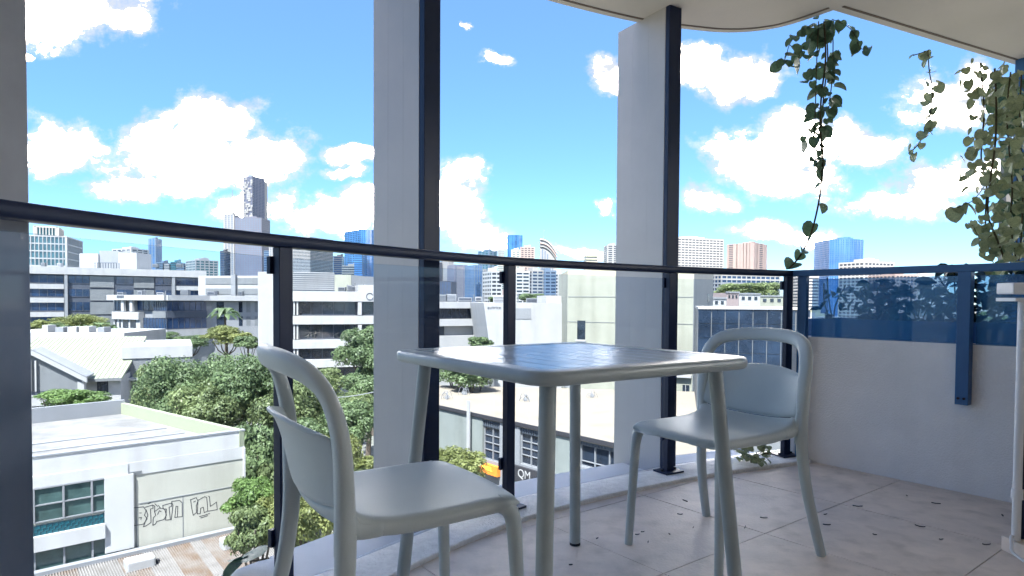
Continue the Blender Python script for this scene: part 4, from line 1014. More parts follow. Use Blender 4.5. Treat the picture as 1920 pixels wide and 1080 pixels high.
for i in range(90):
    Y = random.uniform(120, 900); px = random.uniform(-100, 2050)
    if 380 < px < 530 and Y < 300: continue
    A = P2(px, Y); me = crown('c', 'leaf_tree', 2500, 0.06, 21 + i % 2)
    e = empty('tree', (A.x, A.y, G), 'small dark tree among the far city roofs', 'tree', 'far trees between the city roofs')
    s_ = random.uniform(4, 9); o = bpy.data.objects.new('crown', me); col.objects.link(o); o.parent = e; o.location = (0, 0, s_ * .8); o.scale = (s_, s_, s_ * .7)

# --- teal glass building, far left
tower(20, 255, 127, 262, 441, 25, (4, 497), 'teal glass office rising above the long roof at the left', 'white_wall', 'glass_teal', .16, 14, .25, roofbox=False)
tower(64, 258, 112, 262, 424, 15, (1, 441), 'glazed rooftop storey on the teal office', 'white_wall', 'glass_teal', .16, 8, .3, z_base=zat(90, 441, 260), roofbox=False)

# --- a general close facade with separate bands and windows
def holder(name, A, label, cat='building'):
    e = empty(name, (A.x, A.y, G), label, cat); mt = Matrix.Translation((-A.x, -A.y, -G)); return e, (lambda o: (setattr(o, 'matrix_parent_inverse', mt), o)[1])
def window_row(f, ch, e, u0, u1, z0, z1, n, glass='glass_dark', frame='slate_wall', d=0.0, bar=0.12, mid=False, out=0.12):
    """n panes with a frame (sub-part of each window)"""
    w = (u1 - u0) / n
    for i in range(n):
        a = u0 + w * i
        o = ch(f.box(MB(), a + 0.02, a + w - 0.02, z0, z1, d, d + 0.06).build('window', glass, e))
        fr = MB(); f.box(fr, a, a + bar, z0 - .01, z1 + .01, d + .061, d + out); f.box(fr, a + bar + .001, a + w - .001, z0 - .01, z0 + bar, d + .061, d + out)
        if mid: f.box(fr, a + bar + .001, a + w - .001, (z0 + z1) / 2, (z0 + z1) / 2 + bar * .7, d + .061, d + out)
        q = fr.build('frame', frame, o); q.matrix_parent_inverse = Matrix.Identity(4)
        q.matrix_parent_inverse = Matrix.Identity(4)
# L2 long banded office at the left
A, B = P2(-40, 165), P2(383, 196); f = Fc(A, B); e, ch = holder('office_building', A, 'long low office with dark window bands and white roof edge, far left')
zt = f.z_of(60, 499)
zr = zt - 2.0
bodyp, _, _ = quadpoly(A, B, 25)
ch(MB().prism([(p.x, p.y) for p in bodyp], G, zr).build('wall', 'slate_wall', e))
ch(f.box(MB(), -0.5, f.L + .5, zr + .01, zt, -25, 0.9).build('roof_edge', 'white_wall', e))
rows = [(515, 530), (541, 556), (566, 583), (593, 607)]
for (ya, yb) in rows:
    z1_, z0_ = f.z_of(60, ya), f.z_of(60, yb)
    window_row(f, ch, e, f.u_of(10), f.u_of(119), z0_, z1_, 7, 'glass_navy', 'slate_wall', 0.0)
    window_row(f, ch, e, f.u_of(128), f.u_of(168), z0_, z1_, 3, 'glass_navy', 'slate_wall', 0.0)
    ch(f.box(MB(), f.u_of(169), f.u_of(214), z0_ - 1, z1_, 0.0, 0.25).build('grey_panel', 'grey_wall', e))
    window_row(f, ch, e, f.u_of(218), f.u_of(250), z0_, z1_, 2, 'glass_navy', 'slate_wall', 0.0)
    ch(f.box(MB(), f.u_of(251), f.u_of(289), z0_ - 1, z1_, 0.0, 0.25).build('grey_panel', 'grey_wall', e))
    window_row(f, ch, e, f.u_of(291), f.u_of(322), z0_, z1_, 2, 'glass_navy', 'slate_wall', 0.0)
    window_row(f, ch, e, f.u_of(330), f.u_of(380), z0_, z1_, 3, 'glass_navy', 'slate_wall', 0.0)
    ch(f.box(MB(), f.u_of(10), f.u_of(120), z0_ - 1.6, z0_ - .25, 0.0, 0.5).build('spandrel', 'white_wall', e))
    ch(f.box(MB(), f.u_of(329), f.u_of(382), z0_ - 1.5, z0_ - .25, 0.0, 0.5).build('spandrel', 'white_wall', e))
for px in (124, 325): ch(f.box(MB(), f.u_of(px - 3), f.u_of(px + 3), G, zr, 0.0, 0.8).build('pier', 'light_grey', e))
# rooftop plant
Ap, Bp = P2(150, 190), P2(256, 190); e, ch = holder('rooftop_plant_room', Ap, 'white rooftop plant room on the long office', 'building'); e.location.z = zr
ch2 = lambda o: (setattr(o, 'matrix_parent_inverse', Matrix.Translation((-Ap.x, -Ap.y, -zr))), o)[1]
fp = Fc(Ap, Bp); zp0, zp1 = zt - .3, fp.z_of(200, 473)
ch2(fp.box(MB(), 0, fp.u_of(185), zp0, zp1 - .4, -8, 0).build('wall', 'white_wall', e)); ch2(fp.box(MB(), fp.u_of(185) + .02, fp.u_of(222), zp0, zp1 + .5, -8, -.5).build('wall', 'light_grey', e)); ch2(fp.box(MB(), fp.u_of(222) + .02, fp.L, zp0, zp1, -8, -.2).build('wall', 'white_wall', e))
g = MB(); fp.box(g, fp.u_of(180), fp.u_of(222), zp0 + 2.2, zp0 + 2.35, .8, .9)
for px in range(182, 230, 5): fp.box(g, fp.u_of(px), fp.u_of(px) + .15, zp0, zp0 + 2.3, .8, .95)
ch2(g.build('guard_rail', 'slate_wall', e))
# L9 pale panel building
A, B = P2(372, 175), P2(488, 172); f = Fc(A, B); e, ch = holder('office_building', A, 'pale office with grey recessed panels between the long office and the banded office')
pl_, _, _ = quadpoly(A, B, 15); zt = f.z_of(430, 517)
ch(MB().prism([(p.x, p.y) for p in pl_], G, zt).build('wall', 'white_wall', e))
for (ya, yb) in ((521, 533), (541, 552)):
    for (xa_, xb_) in ((386, 436), (446, 486)):
        ch(f.box(MB(), f.u_of(xa_), f.u_of(xb_), f.z_of(430, yb), f.z_of(430, ya), 0.0, 0.12).build('grey_panel', 'grey_wall', e))
ch(f.box(MB(), f.u_of(437), f.u_of(445), G, zt + .3, .0, .9).build('pier', 'light_grey', e))
for k, px in enumerate((399, 405, 411)): ch(f.box(MB(), f.u_of(px), f.u_of(px + 3), f.z_of(430, 552), f.z_of(430, 546), .9, 1.6).build('roof_unit', 'slate_wall', e))
# L10 white modern office with blue glass
e, ch = holder('office_building', P2(206, 132), 'white modern office with wraparound blue glass corner, behind the green trees')
A, Bc, Cc, Dd = P2(206, 132), P2(312, 124), P2(392, 131), P2(487, 136)
f1, f2, f3 = Fc(A, Bc), Fc(Bc, Cc), Fc(Cc, Dd)
zt = zat(260, 553, 128); zf = zat(260, 563, 128)
MBp = [(A.x, A.y), (Bc.x, Bc.y), (Cc.x, Cc.y), (Dd.x, Dd.y), (Dd.x, Dd.y + 20), (A.x - 3, A.y + 20)]
core = [(p[0], p[1] + 1.2) for p in MBp[:4]] + MBp[4:]
ch(MB().prism(core, G, zf).build('wall', 'light_grey', e))
for i, ff in enumerate((f1, f2, f3)): ch(ff.box(MB(), -.3 if i == 0 else 0.02, ff.L - .01, zf + .01, zt, -3, .5 + .01 * i).build('roof_edge', 'white_wall', e))
z_a, z_b, z_c, z_d = zat(350, 565, 128), zat(350, 583, 128), zat(350, 596, 128), zat(350, 616, 128)
window_row(f2, ch, e, 0.1, f2.L - .4, z_b, z_a, 7, 'glass_navy', 'slate_wall', -.35, .1)
window_row(f2, ch, e, 0.1, f2.L - .4, z_d, z_c, 7, 'glass_navy', 'slate_wall', -.35, .1)
ch(f2.box(MB(), 0, f2.L - .3, z_c + .05, z_b - .05, -.4, -.2).build('spandrel', 'slate_wall', e))
ch(f2.box(MB(), 0, f2.L - .3, z_d - 1.4, z_d - .1, -.4, .1).build('ledge', 'white_wall', e))
u = f1.u_of
for (xa_, xb_, n_) in ((208, 228, 3), (236, 243, 1), (250, 282, 3), (286, 311, 6)):
    window_row(f1, ch, e, u(xa_), u(xb_), z_b, z_a, n_, 'glass_navy', 'slate_wall', -.9 if xa_ < 280 else -.35, .1)
window_row(f1, ch, e, u(266), u(311), z_d, z_c, 8, 'glass_navy', 'slate_wall', -.35, .1)
ch(f1.box(MB(), u(284), u(311), z_c + .05, z_b - .05, -.4, -.2).build('spandrel', 'grey_wall', e))
for px in (231, 247): ch(f1.box(MB(), u(px - 2.5), u(px + 2.5), z_b - .2, zf, -.3, .2).build('pillar', 'white_wall', e))
ch(f1.box(MB(), u(212), u(262), z_b - 1.8, z_b - .3, -.9, .3).build('parapet', 'white_wall', e))
ch(f1.box(MB(), u(212), u(262), G, z_b - 1.81, -1.2, -.05).build('lower_wall', 'white_wall', e))
for (ya, yb) in ((594, 614), (623, 645)):
    for (xa_, xb_) in ((215, 218), (223, 226), (230, 240), (244, 254)):
        ch(f1.box(MB(), u(xa_), u(xb_), zat(235, yb, 130), zat(235, ya, 130), -.05, 0.04).build('window', 'glass_dark', e))
ch(f1.box(MB(), u(262.2), f1.L - .02, G, z_d - .1, -1.2, -.36).build('lower_wall', 'light_grey', e))
for (xa_, xb_) in ((407, 421), (449, 456), (463, 471), (479, 486)):
    for (ya, yb) in ((566, 586), (594, 612)):
        ch(f3.box(MB(), f3.u_of(xa_), f3.u_of(xb_), zat(xa_, yb, 133), zat(xa_, ya, 133), -1.15, -1.0).build('window', 'glass_dark' if xa_ < 460 else 'grey_wall', e))
for px in (355,): ch(f2.box(MB(), f2.u_of(px), f2.u_of(px + 4), G, z_d - 1.45, -.3, .05).build('pillar', 'white_wall', e))
g = MB(); 
for i, (a_, b_, c_) in enumerate(((224, 237, .9),)): 
    for j in range(5): f1.box(g, u(224 + j * 2.7), u(226 + j * 2.7), zf + .45, zf + .95, .5, .55)
ch(g.build('lettering', 'slate_wall', e))
# L11 white banded office
A, B = P2(484, 94), P2(760, 101); f = Fc(A, B); e, ch = holder('office_building', A, 'white office with dark ribbon windows and ribbed roof box, left of the middle fin')
pl_, t_, n_ = quadpoly(A, B, 22); zt = f.z_of(600, 546)
inn_ = [(p.x, p.y) for p in (A - n_ * .8, B - n_ * .8, pl_[2], pl_[3])]
ch(MB().prism(inn_, G, zt - .3).build('core', 'slate_wall', e))
bands = [(546, 565), (592, 608), (637, 653), (674, 689)]
for (ya, yb) in bands: ch(f.box(MB(), 2.8, f.L, f.z_of(600, yb), f.z_of(600, ya), -.75, .25).build('spandrel', 'white_wall', e))
for (ya, yb) in ((566, 591), (609, 636), (654, 673), (690, 712)):
    z0_, z1_ = f.z_of(600, yb) + .02, f.z_of(600, ya) - .02
    window_row(f, ch, e, f.u_of(561), f.u_of(667), z0_, z1_, 5, 'glass_dark', 'slate_wall', -.7, .07)
    window_row(f, ch, e, f.u_of(680), f.u_of(740), z0_, z1_, 3, 'glass_dark', 'slate_wall', -.7, .07)
    for px in (550, 556): ch(f.box(MB(), f.u_of(px), f.u_of(px + 3), z0_, z1_, -.7, .1).build('pier', 'white_wall', e))
    ch(f.box(MB(), f.u_of(671), f.u_of(678), z0_, z1_, -.7, .2).build('pier', 'white_wall', e))
ch(f.box(MB(), 0, 2.78, G, f.z_of(500, 510), -12, .5).build('end_wall', 'white_wall', e))
ch(f.box(MB(), f.u_of(487), f.u_of(628), zt + .01, f.z_of(600, 511), -9, -1.0).build('roof_box', 'light_grey', e))
g = MB(); zrb = f.z_of(600, 511); 
for k in range(9): z = zt + .25 + k * (zrb - zt) / 9; f.box(g, f.u_of(548), f.u_of(627), z, z + .12, -1.0, -.9)
ch(g.build('cladding_rib', 'white_wall', e))
f.box(g := MB(), f.u_of(672), f.u_of(720), zt + .01, f.z_of(600, 533), -6, 0.1); ch(g.build('roof_box', 'white_wall', e))
cpt = f.A + f.t * f.u_of(693) + f.n * .28; zc = f.z_of(693, 556)
ring = [Vector((cpt.x, cpt.y, zc)) + (f.t.to_3d() * math.cos(a) + Vector((0, 0, 1)) * math.sin(a)) * .5 for a in np.linspace(0.4, 5.9, 16)]
ch(MB().sweep(ring, .07, .04, n=6).build('round_logo', 'slate_wall', e))
# small beige roof-top building beyond
A, B = P2(634, 150), P2(658, 148); f = Fc(A, B); e, ch = holder('small_building', A, 'little white building with square windows above the banded office')
pl_, _, _ = quadpoly(A, B, 8); ch(MB().prism([(p.x, p.y) for p in pl_], G, f.z_of(645, 517)).build('wall', 'white_wall', e))
for (x_, y_) in ((636, 522), (642, 522), (653, 521), (653, 531)): ch(f.box(MB(), f.u_of(x_), f.u_of(x_ + 3), f.z_of(x_, y_ + 5), f.z_of(x_, y_), 0, .12).build('window', 'glass_dark', e))
A2, B2 = P2(658.5, 148), P2(680, 156); f = Fc(A2, B2); pl_, _, _ = quadpoly(A2, B2, 8); ch(MB().prism([(p.x, p.y) for p in pl_], G, f.z_of(665, 516)).build('wall', 'cream_wall', e))  # right side in darker cream: its shade put into the colour
# C5 white office behind the table's left
A, B = P2(780, 88), P2(909, 93); f = Fc(A, B); e, ch = holder('office_building', A, 'white office with ribbon windows and a small black sign, right of the middle fin')
pl_, t_, n_ = quadpoly(A, B, 20); zt = f.z_of(860, 566)
ch(MB().prism([(p.x, p.y) for p in (A - n_ * .7, B - n_ * .7, pl_[2], pl_[3])], G, zt - .2).build('core', 'white_wall', e))
ch(f.box(MB(), 0, f.L, f.z_of(860, 578), zt, -20, .3).build('roof_edge', 'white_wall', e))
ch(f.box(MB(), 0, f.L, f.z_of(860, 611), f.z_of(860, 598), -.65, .25).build('spandrel', 'white_wall', e))
ch(f.box(MB(), 0, f.L, G, f.z_of(860, 629), -.65, .25).build('lower_wall', 'white_wall', e))
window_row(f, ch, e, f.u_of(790), f.u_of(906), f.z_of(860, 597.5), f.z_of(860, 578.5), 8, 'glass_dark', 'slate_wall', -.6, .07)
window_row(f, ch, e, f.u_of(800), f.u_of(836), f.z_of(860, 628), f.z_of(860, 612), 3, 'glass_dark', 'slate_wall', -.6, .07)
window_row(f, ch, e, f.u_of(894), f.u_of(908), f.z_of(860, 628), f.z_of(860, 612), 1, 'glass_dark', 'slate_wall', -.6, .07)
sgn = ch(f.box(MB(), f.u_of(882), f.u_of(899), f.z_of(890, 575), f.z_of(890, 568), .3, .36).build('sign_board', 'sign_dark', e))
def text_on(f, s_, u, z, size, m, parent, d, name='lettering', mt=None, extr=0.01):
    cu = bpy.data.curves.new(name, 'FONT'); cu.body = s_; cu.size = size; cu.extrude = extr; cu.align_x = 'LEFT'
    tmp = bpy.data.objects.new('tmp', cu); col.objects.link(tmp); bpy.context.view_layer.update()
    me = bpy.data.meshes.new_from_object(tmp.evaluated_get(bpy.context.evaluated_depsgraph_get())); bpy.data.objects.remove(tmp)
    me.name = name; me.materials.clear(); me.materials.append(MATS[m]); o = bpy.data.objects.new(name, me); col.objects.link(o)
    p = f.A + f.t * u + f.n * d; X = f.t.to_3d(); Z = Vector((0, 0, 1)); Nn = f.n.to_3d()
    M4 = Matrix(((X.x, Z.x, Nn.x, p.x), (X.y, Z.y, Nn.y, p.y), (X.z, Z.z, Nn.z, z), (0, 0, 0, 1)))
    me.transform(M4); o.parent = parent
    if mt is not None: o.matrix_parent_inverse = mt
    return o
text_on(f, 'MIMA', f.u_of(884.3), f.z_of(890, 574), .46, 'white_wall', sgn, .38)
# C6 blank white wall
A, B = P2(907, 78), P2(1066, 80); f = Fc(A, B); e, ch = holder('warehouse', A, 'big blank white building with slanted left edge behind the table')
zt = f.z_of(980, 568); q = f.u_of(917)
pts = [(0.0, zt), (f.L, zt), (f.L, G), (q + 1.4, G)]
m_ = MB(); vs = []
for d_ in (0, -18):
    for (u_, z_) in pts: p = f.A + f.t * u_ + f.n * d_; vs.append((p.x, p.y, z_))
m_.add(vs, [(0, 3, 2, 1), (4, 5, 6, 7), (0, 1, 5, 4), (1, 2, 6, 5), (2, 3, 7, 6), (3, 0, 4, 7)]).build('wall', 'white_wall', e)
ch(e.children[0])
ch(f.box(MB(), f.u_of(1027), f.u_of(1058), zt + .01, f.z_of(1040, 554), -6, -1).build('roof_box', 'white_wall', e))
text_on(f, 'aultrice', f.u_of(914), zt - .75, .55, 'slate_wall', e, .02, mt=Matrix.Translation((-A.x, -A.y, -G)))
ch(f.box(MB(), f.u_of(958), f.u_of(996), f.z_of(975, 598), f.z_of(975, 578), .0, .05).build('wall_patch', 'light_grey', e))
ch(f.box(MB(), f.u_of(1057), f.u_of(1065), G, zt - .8, .01, .5).build('pier', 'light_grey', e))
# C7 cream concrete tower
A, B, Cc = P2(1064, 72), P2(1300, 66), P2(1336, 76); f = Fc(A, B); e, ch = holder('concrete_tower', A, 'cream concrete tower with right side painted in grey shade and a single dark window')
zt = f.z_of(1110, 506)
g = MB().prism([(A.x, A.y), (B.x, B.y), (Cc.x, Cc.y), (Cc.x - 3, Cc.y + 10), (A.x, A.y + 14)], G, zt); ch(g.build('wall', 'cream_wall', e))
fs_ = Fc(B, Cc); ch(fs_.box(MB(), .02, fs_.L, G, zt - .1, 0.0, 0.06).build('side_shade', 'grey_wall', e))  # grey layer paints the shade of the side turned from the sun
for z_ in (zt - 3.0, zt - 5.8, zt - 8.6): ch(f.box(MB(), 0, f.L, z_, z_ + .05, 0.0, .03).build('joint', 'grey_wall', e))
o = ch(f.box(MB(), f.u_of(1083), f.u_of(1098), f.z_of(1090, 636), f.z_of(1090, 601), 0, .05).build('window', 'glass_dark', e))
g = MB(); f.box(g, f.u_of(1081), f.u_of(1100), f.z_of(1090, 640), f.z_of(1090, 637), 0, .3); g.build('sill', 'white_wall', o)
o = ch(f.box(MB(), f.u_of(1282), f.u_of(1295), f.z_of(1290, 756), f.z_of(1290, 722), 0, .05).build('window', 'glass_dark', e))
g = MB(); f.box(g, f.u_of(1287.5), f.u_of(1288.5), f.z_of(1290, 756), f.z_of(1290, 722), .06, .1); g.build('frame', 'white_wall', o)
ch(f.box(MB(), f.u_of(1270), f.u_of(1299), f.z_of(1290, 708), f.z_of(1290, 703), 0, .4).build('ledge', 'white_wall', e))
o = ch(fs_.box(MB(), fs_.u_of(1325), fs_.u_of(1329), f.z_of(1325, 566), f.z_of(1325, 550), .06, .1).build('window', 'glass_dark', e))
# R5 small beige roofs beyond
for (a, b_, Y, yt, m__, lb) in [(1325, 1362, 110, 560, 'white_wall', 'small white parapet building behind the dark panel wall'), (1363, 1385, 120, 549, 'pink_wall', 'small beige block behind the dark panel wall'), (1386, 1425, 125, 552, 'white_wall', 'white low block left of the corner post'), (1425, 1470, 130, 556, 'cream_wall', 'cream low block behind the corner post')]:
    A, B = P2(a, Y), P2(b_, Y + 1); pl_, _, _ = quadpoly(A, B, 8); f = Fc(A, B); e, ch = holder('small_building', A, lb)
    ch(MB().prism([(p.x, p.y) for p in pl_], G, zat(a, yt, Y)).build('wall', m__, e))
    for k in range(3): ch(f.box(MB(), f.L * (.12 + .3 * k), f.L * (.26 + .3 * k), zat(a, yt + 10, Y), zat(a, yt + 4, Y), .0, .08).build('window', 'glass_dark', e))
    ch(f.box(MB(), -.1, f.L + .1, zat(a, yt, Y) + .01, zat(a, yt, Y) + .25, -.3, .15).build('roof_edge', 'light_grey', e))
# R6 dark panel wall
A, B = P2(1309, 48), P2(1520, 46); f = Fc(A, B); e, ch = holder('office_building', A, 'office wall of dark blue square glass panels behind the right chair')
zt = f.z_of(1380, 579); pl_, _, _ = quadpoly(A, B, 12)
ch(MB().prism([(p.x, p.y) for p in pl_], G, zt - .05).build('wall', 'grey_wall', e)); ch(f.box(MB(), 0, f.L, zt - .04, zt + .12, -12, .12).build('coping', 'white_wall', e))
pw = f.L / 8; phh = (f.z_of(1380, 579) - f.z_of(1380, 606.5))
base = None
for r_ in range(8):
    for c_ in range(8):
        ch(f.box(MB(), c_ * pw + .025, (c_ + 1) * pw - .025, zt - .06 - (r_ + 1) * phh + .05, zt - .06 - r_ * phh, 0.0, .06 + random.uniform(-.004, .004)).build('glass_panel', 'dark_panel', e))

# L13 gabled house
e, ch = holder('gabled_house', P2(50, 58), 'pale house with yellow-green roof and front gable, beside the slate fin')
zG = zat(227, 707, 60)       # eave
A, B = P2(-30, 57), P2(227, 61); f = Fc(A, B)
ze, zr_ = f.z_of(227, 708), None
farz = zat(225, 630, 76)
Pa, Pb = f.A, f.B if hasattr(f, 'B') else B
bk = -16.0
m_ = MB()
def fp3(f, u_, z_, d_): p = f.A + f.t * u_ + f.n * d_; return (p.x, p.y, z_)
ch(f.box(MB(), 0, f.L - .15, G, ze, -15, -.3).build('wall', 'white_wall', e))
m_.add([fp3(f, -.2, ze, 0.2), fp3(f, f.L, ze, 0.2), fp3(f, f.L, farz, bk), fp3(f, -.2, farz, bk), fp3(f, -.2, ze - .25, 0.2), fp3(f, f.L, ze - .25, 0.2), fp3(f, f.L, farz - .3, bk), fp3(f, -.2, farz - .3, bk)],
       [(0, 1, 2, 3), (7, 6, 5, 4), (0, 4, 5, 1), (1, 5, 6, 2), (2, 6, 7, 3), (3, 7, 4, 0)]); ch(m_.build('roof', 'roof_green', e))
g = MB()
for k in range(26):
    u_ = -.1 + k * f.L / 25.5
    o_ = Vector(fp3(f, u_, ze + .005, .2)); g.para(o_, (f.t * .05).to_3d(), Vector(fp3(f, u_, farz + .005, bk)) - o_, (0, 0, .06))
ch(g.build('roof_seams', 'roof_green', e)); e.children[-1]['kind'] = 'stuff'
ch(f.box(MB(), -.2, f.L + .02, ze - .26, ze + .02, .205, .33).build('gutter', 'grey_wall', e))
# front gable
gl_, gr_, gp = f.u_of(10), f.u_of(163), f.u_of(74)
zgl, zpk, zbase = f.z_of(163, 708), f.z_of(74, 662), f.z_of(120, 726)
m_ = MB(); tri = [(gl_, zgl), (gr_, zgl), (gp, zpk)]
vs = [fp3(f, u_, z_, 2.2) for u_, z_ in tri] + [fp3(f, u_, z_, 2.0) for u_, z_ in tri]
vs = [fp3(f, gl_, zbase, 2.2), fp3(f, gr_, zbase, 2.2), fp3(f, gr_, zgl, 2.2), fp3(f, gp, zpk, 2.2), fp3(f, gl_, zgl, 2.2)]; vs += [fp3(f, gl_, zbase, 2.0), fp3(f, gr_, zbase, 2.0), fp3(f, gr_, zgl, 2.0), fp3(f, gp, zpk, 2.0), fp3(f, gl_, zgl, 2.0)]
ch(m_.add(vs, [(0, 1, 2, 3, 4), (9, 8, 7, 6, 5), (0, 5, 6, 1), (1, 6, 7, 2), (2, 7, 8, 3), (3, 8, 9, 4), (4, 9, 5, 0)]).build('gable_panel', 'grey_wall', e))
for (ua, za, ub, zb) in ((gl_ - .4, zgl - .2, gp, zpk), (gr_ + .4, zgl - .2, gp, zpk)):
    a_ = Vector(fp3(f, ua, za, 2.5)); b_ = Vector(fp3(f, ub, zb, 2.5)); 
    m_ = MB(); m_.para(a_, b_ - a_, (f.n * -.5).to_3d(), (0, 0, .42)); ch(m_.build('bargeboard', 'white_wall', e))
    m_ = MB(); m_.para(a_ + Vector((0, 0, .43)), b_ - a_, (f.n * -3.2).to_3d(), (0, 0, .12)); ch(m_.build('gable_roof', 'light_grey', e))
for px in (71, 80): ch(f.box(MB(), f.u_of(px - 1.5), f.u_of(px + 1.5), zbase, f.z_of(px, 672), 2.21, 2.45).build('batten', 'white_wall', e))
ch(f.box(MB(), gl_, gr_, zbase - .35, zbase - .01, 1.6, 2.2).build('gap_shade_strip', 'slate_wall', e))  # solid dark strip painted as the shade of a gap
ch(f.box(MB(), gl_, gr_, zbase - 1.3, zbase - .36, 1.6, 2.4).build('fascia', 'white_wall', e))
ch(f.box(MB(), gr_ - .35, gr_ + .15, G, zgl - .1, 1.4, 2.3).build('column', 'white_wall', e)); ch(f.box(MB(), f.u_of(66), f.u_of(80), G, zbase - 1.31, 1.6, 2.2).build('column', 'white_wall', e))
o = ch(f.box(MB(), f.u_of(179), f.u_of(200), f.z_of(190, 737), f.z_of(190, 711), -.3, -.22).build('window', 'glass_dark', e))
# L14 grey wall building right of house
A, B = P2(229, 66), P2(360, 69); f = Fc(A, B); e, ch = holder('small_building', A, 'low grey building with white top between the gabled house and the big trees')
ch(f.box(MB(), 0, f.L, G, f.z_of(260, 672), -12, 0).build('wall', 'grey_wall', e)); ch(f.box(MB(), -.1, f.L, f.z_of(260, 672) + .01, f.z_of(260, 650), -12, .1).build('upper_wall', 'white_wall', e))
ch(f.box(MB(), f.u_of(231), f.u_of(290), f.z_of(260, 711), f.z_of(260, 706), 0.01, 1.2).build('ledge', 'white_wall', e)); ch(f.box(MB(), f.u_of(232), f.u_of(237), f.z_of(234, 706), f.z_of(234, 684), .0, .05).build('window', 'glass_dark', e))
for px in (236, 248): ch(f.box(MB(), f.u_of(px), f.u_of(px + 1.5), f.z_of(234, 748), f.z_of(234, 733), .01, .12).build('downpipe', 'white_wall', e))
# long pale roof behind the house (foot of the yellow tree)
A, B = P2(-30, 90), P2(232, 92); f = Fc(A, B); e, ch = holder('warehouse', A, 'long low white roof with rooftop vents behind the gabled house'); ch(f.box(MB(), 0, f.L, G, f.z_of(150, 624), -14, 0).build('wall', 'white_wall', e))
for px, w_ in ((70, 10), (95, 14), (118, 16), (140, 18), (175, 12)): 
    g = MB(); u0 = f.u_of(px); f.box(g, u0, u0 + w_ * .075, f.z_of(150, 624) + .01, f.z_of(150, 624) + random.uniform(.5, 1.1), -3, -1); o = ch(g.build('roof_vent', random.choice(['light_grey', 'white_wall']), e))

# L15 foreground graffiti building
zW = -5.6
def wp(px, py, z=zW): p = atz(px, py, z); return Vector((p.x, p.y))
FR, BR, FL = wp(458, 808), wp(232, 756), wp(68, 858)
d_ = (FL - FR).normalized(); FLx = FR + d_ * 22; BLx = BR + (wp(68, 772) - BR).normalized() * 22
e, ch = holder('commercial_building', FR, 'white two-storey building with graffiti, teal panels and flat roof at lower left')
f = Fc(FLx, FR); s = Fc(FR, BR)
ch(MB().prism([tuple(FLx), tuple(FR), tuple(BR), tuple(BLx)], G, zW - .75).build('core', 'pale_yellow', e))
# roof deck
ins = [FLx.lerp(BLx, .015), FR.lerp(BR, .02).lerp(FLx, .01), BR.lerp(FR, .02).lerp(BLx, .01), BLx.lerp(FLx, .015)]
ch(MB().prism([tuple(p) for p in ins], zW - .745, zW - .62).build('roof', 'roof_white', e))
g = MB(); f.box(g, 0, f.L, zW - .74, zW, -.28, 0.0); ch(g.build('front_parapet', 'white_paint', e))
g = MB(); f.box(g, 0, f.L + .04, zW + .005, zW + .07, -.31, .03); ch(g.build('parapet_cap', 'light_grey', e))
sn = (BR - FR).normalized(); inw = Vector((-sn.y, sn.x)); inw = inw if inw.dot(FLx - FR) > 0 else -inw
g = MB(); g.para((FR.x, FR.y, zW - .74), ((BR - FR) * .999).to_3d(), (inw * .25).to_3d(), (0, 0, .80)); ch(g.build('side_parapet', 'roof_green', e))
bn = (BLx - BR).normalized(); inb = Vector((-bn.y, bn.x)); inb = inb if inb.dot(FR - BR) > 0 else -inb
g = MB(); g.para((BR.x, BR.y, zW - .74), ((BLx - BR)).to_3d(), (inb * .25).to_3d(), (0, 0, .98)); ch(g.build('rear_parapet', 'light_grey', e))
for k in (0.30, 0.55, 0.8):   # low ribs across the roof deck
    a_ = FLx.lerp(BLx, k * .6); b_ = FR.lerp(BR, k * .6); dd = (b_ - a_); g = MB(); g.para((a_.x, a_.y, zW - .62), (dd * .97).to_3d(), (inb * -.2).to_3d(), (0, 0, .05)); ch(g.build('roof_seam', 'light_grey', e))
# facade layers: upper plain band, then window bay at the left, plain graffiti wall at the right
u1 = f.u_of(236); zb1 = f.z_of(200, 893) ; U0 = f.u_of(-60)
zhead = f.z_of(68, 913); zh2 = f.z_of(218, 893)
zh = (zhead + zh2) / 2
g = MB(); f.box(g, U0, u1, zh, zW - .76, 0.0, .07); ch(g.build('upper_band', 'white_paint', e))
g = MB(); f.box(g, u1 + .01, f.L, f.z_of(450, 860), zW - .76, 0.0, .03); ch(g.build('upper_band', 'white_paint', e))
g = MB(); f.box(g, u1 - .9, u1 + .2, f.z_of(227, 1030), zh - .005, 0.0, .12); ch(g.build('pier', 'white_paint', e))
zs = f.z_of(218, 953); uR = f.u_of(218)
npn = 8; uL = uR - npn * 1.0; pw = (uR - uL) / npn
def win(u0, u1_, z0_, z1_, midbar=True):
    o = ch(f.box(MB(), u0 + .03, u1_ - .03, z0_, z1_, .005, .04).build('window', 'pane_green', e)); fr = MB()
    f.box(fr, u0 - .03, u0 + .04, z0_, z1_, .05, .12); f.box(fr, u0 + .041, u1_ - .031, z0_, z0_ + .05, .05, .11); f.box(fr, u0 + .041, u1_ - .031, z1_ - .05, z1_, .05, .11)
    if midbar: f.box(fr, u0 + .041, u1_ - .031, (z0_ + z1_) / 2 - .02, (z0_ + z1_) / 2 + .03, .05, .11)
    fr.build('frame', 'light_grey', o)
for k in range(npn): win(uL + k * pw, uL + (k + 1) * pw, zs, zh - .01)
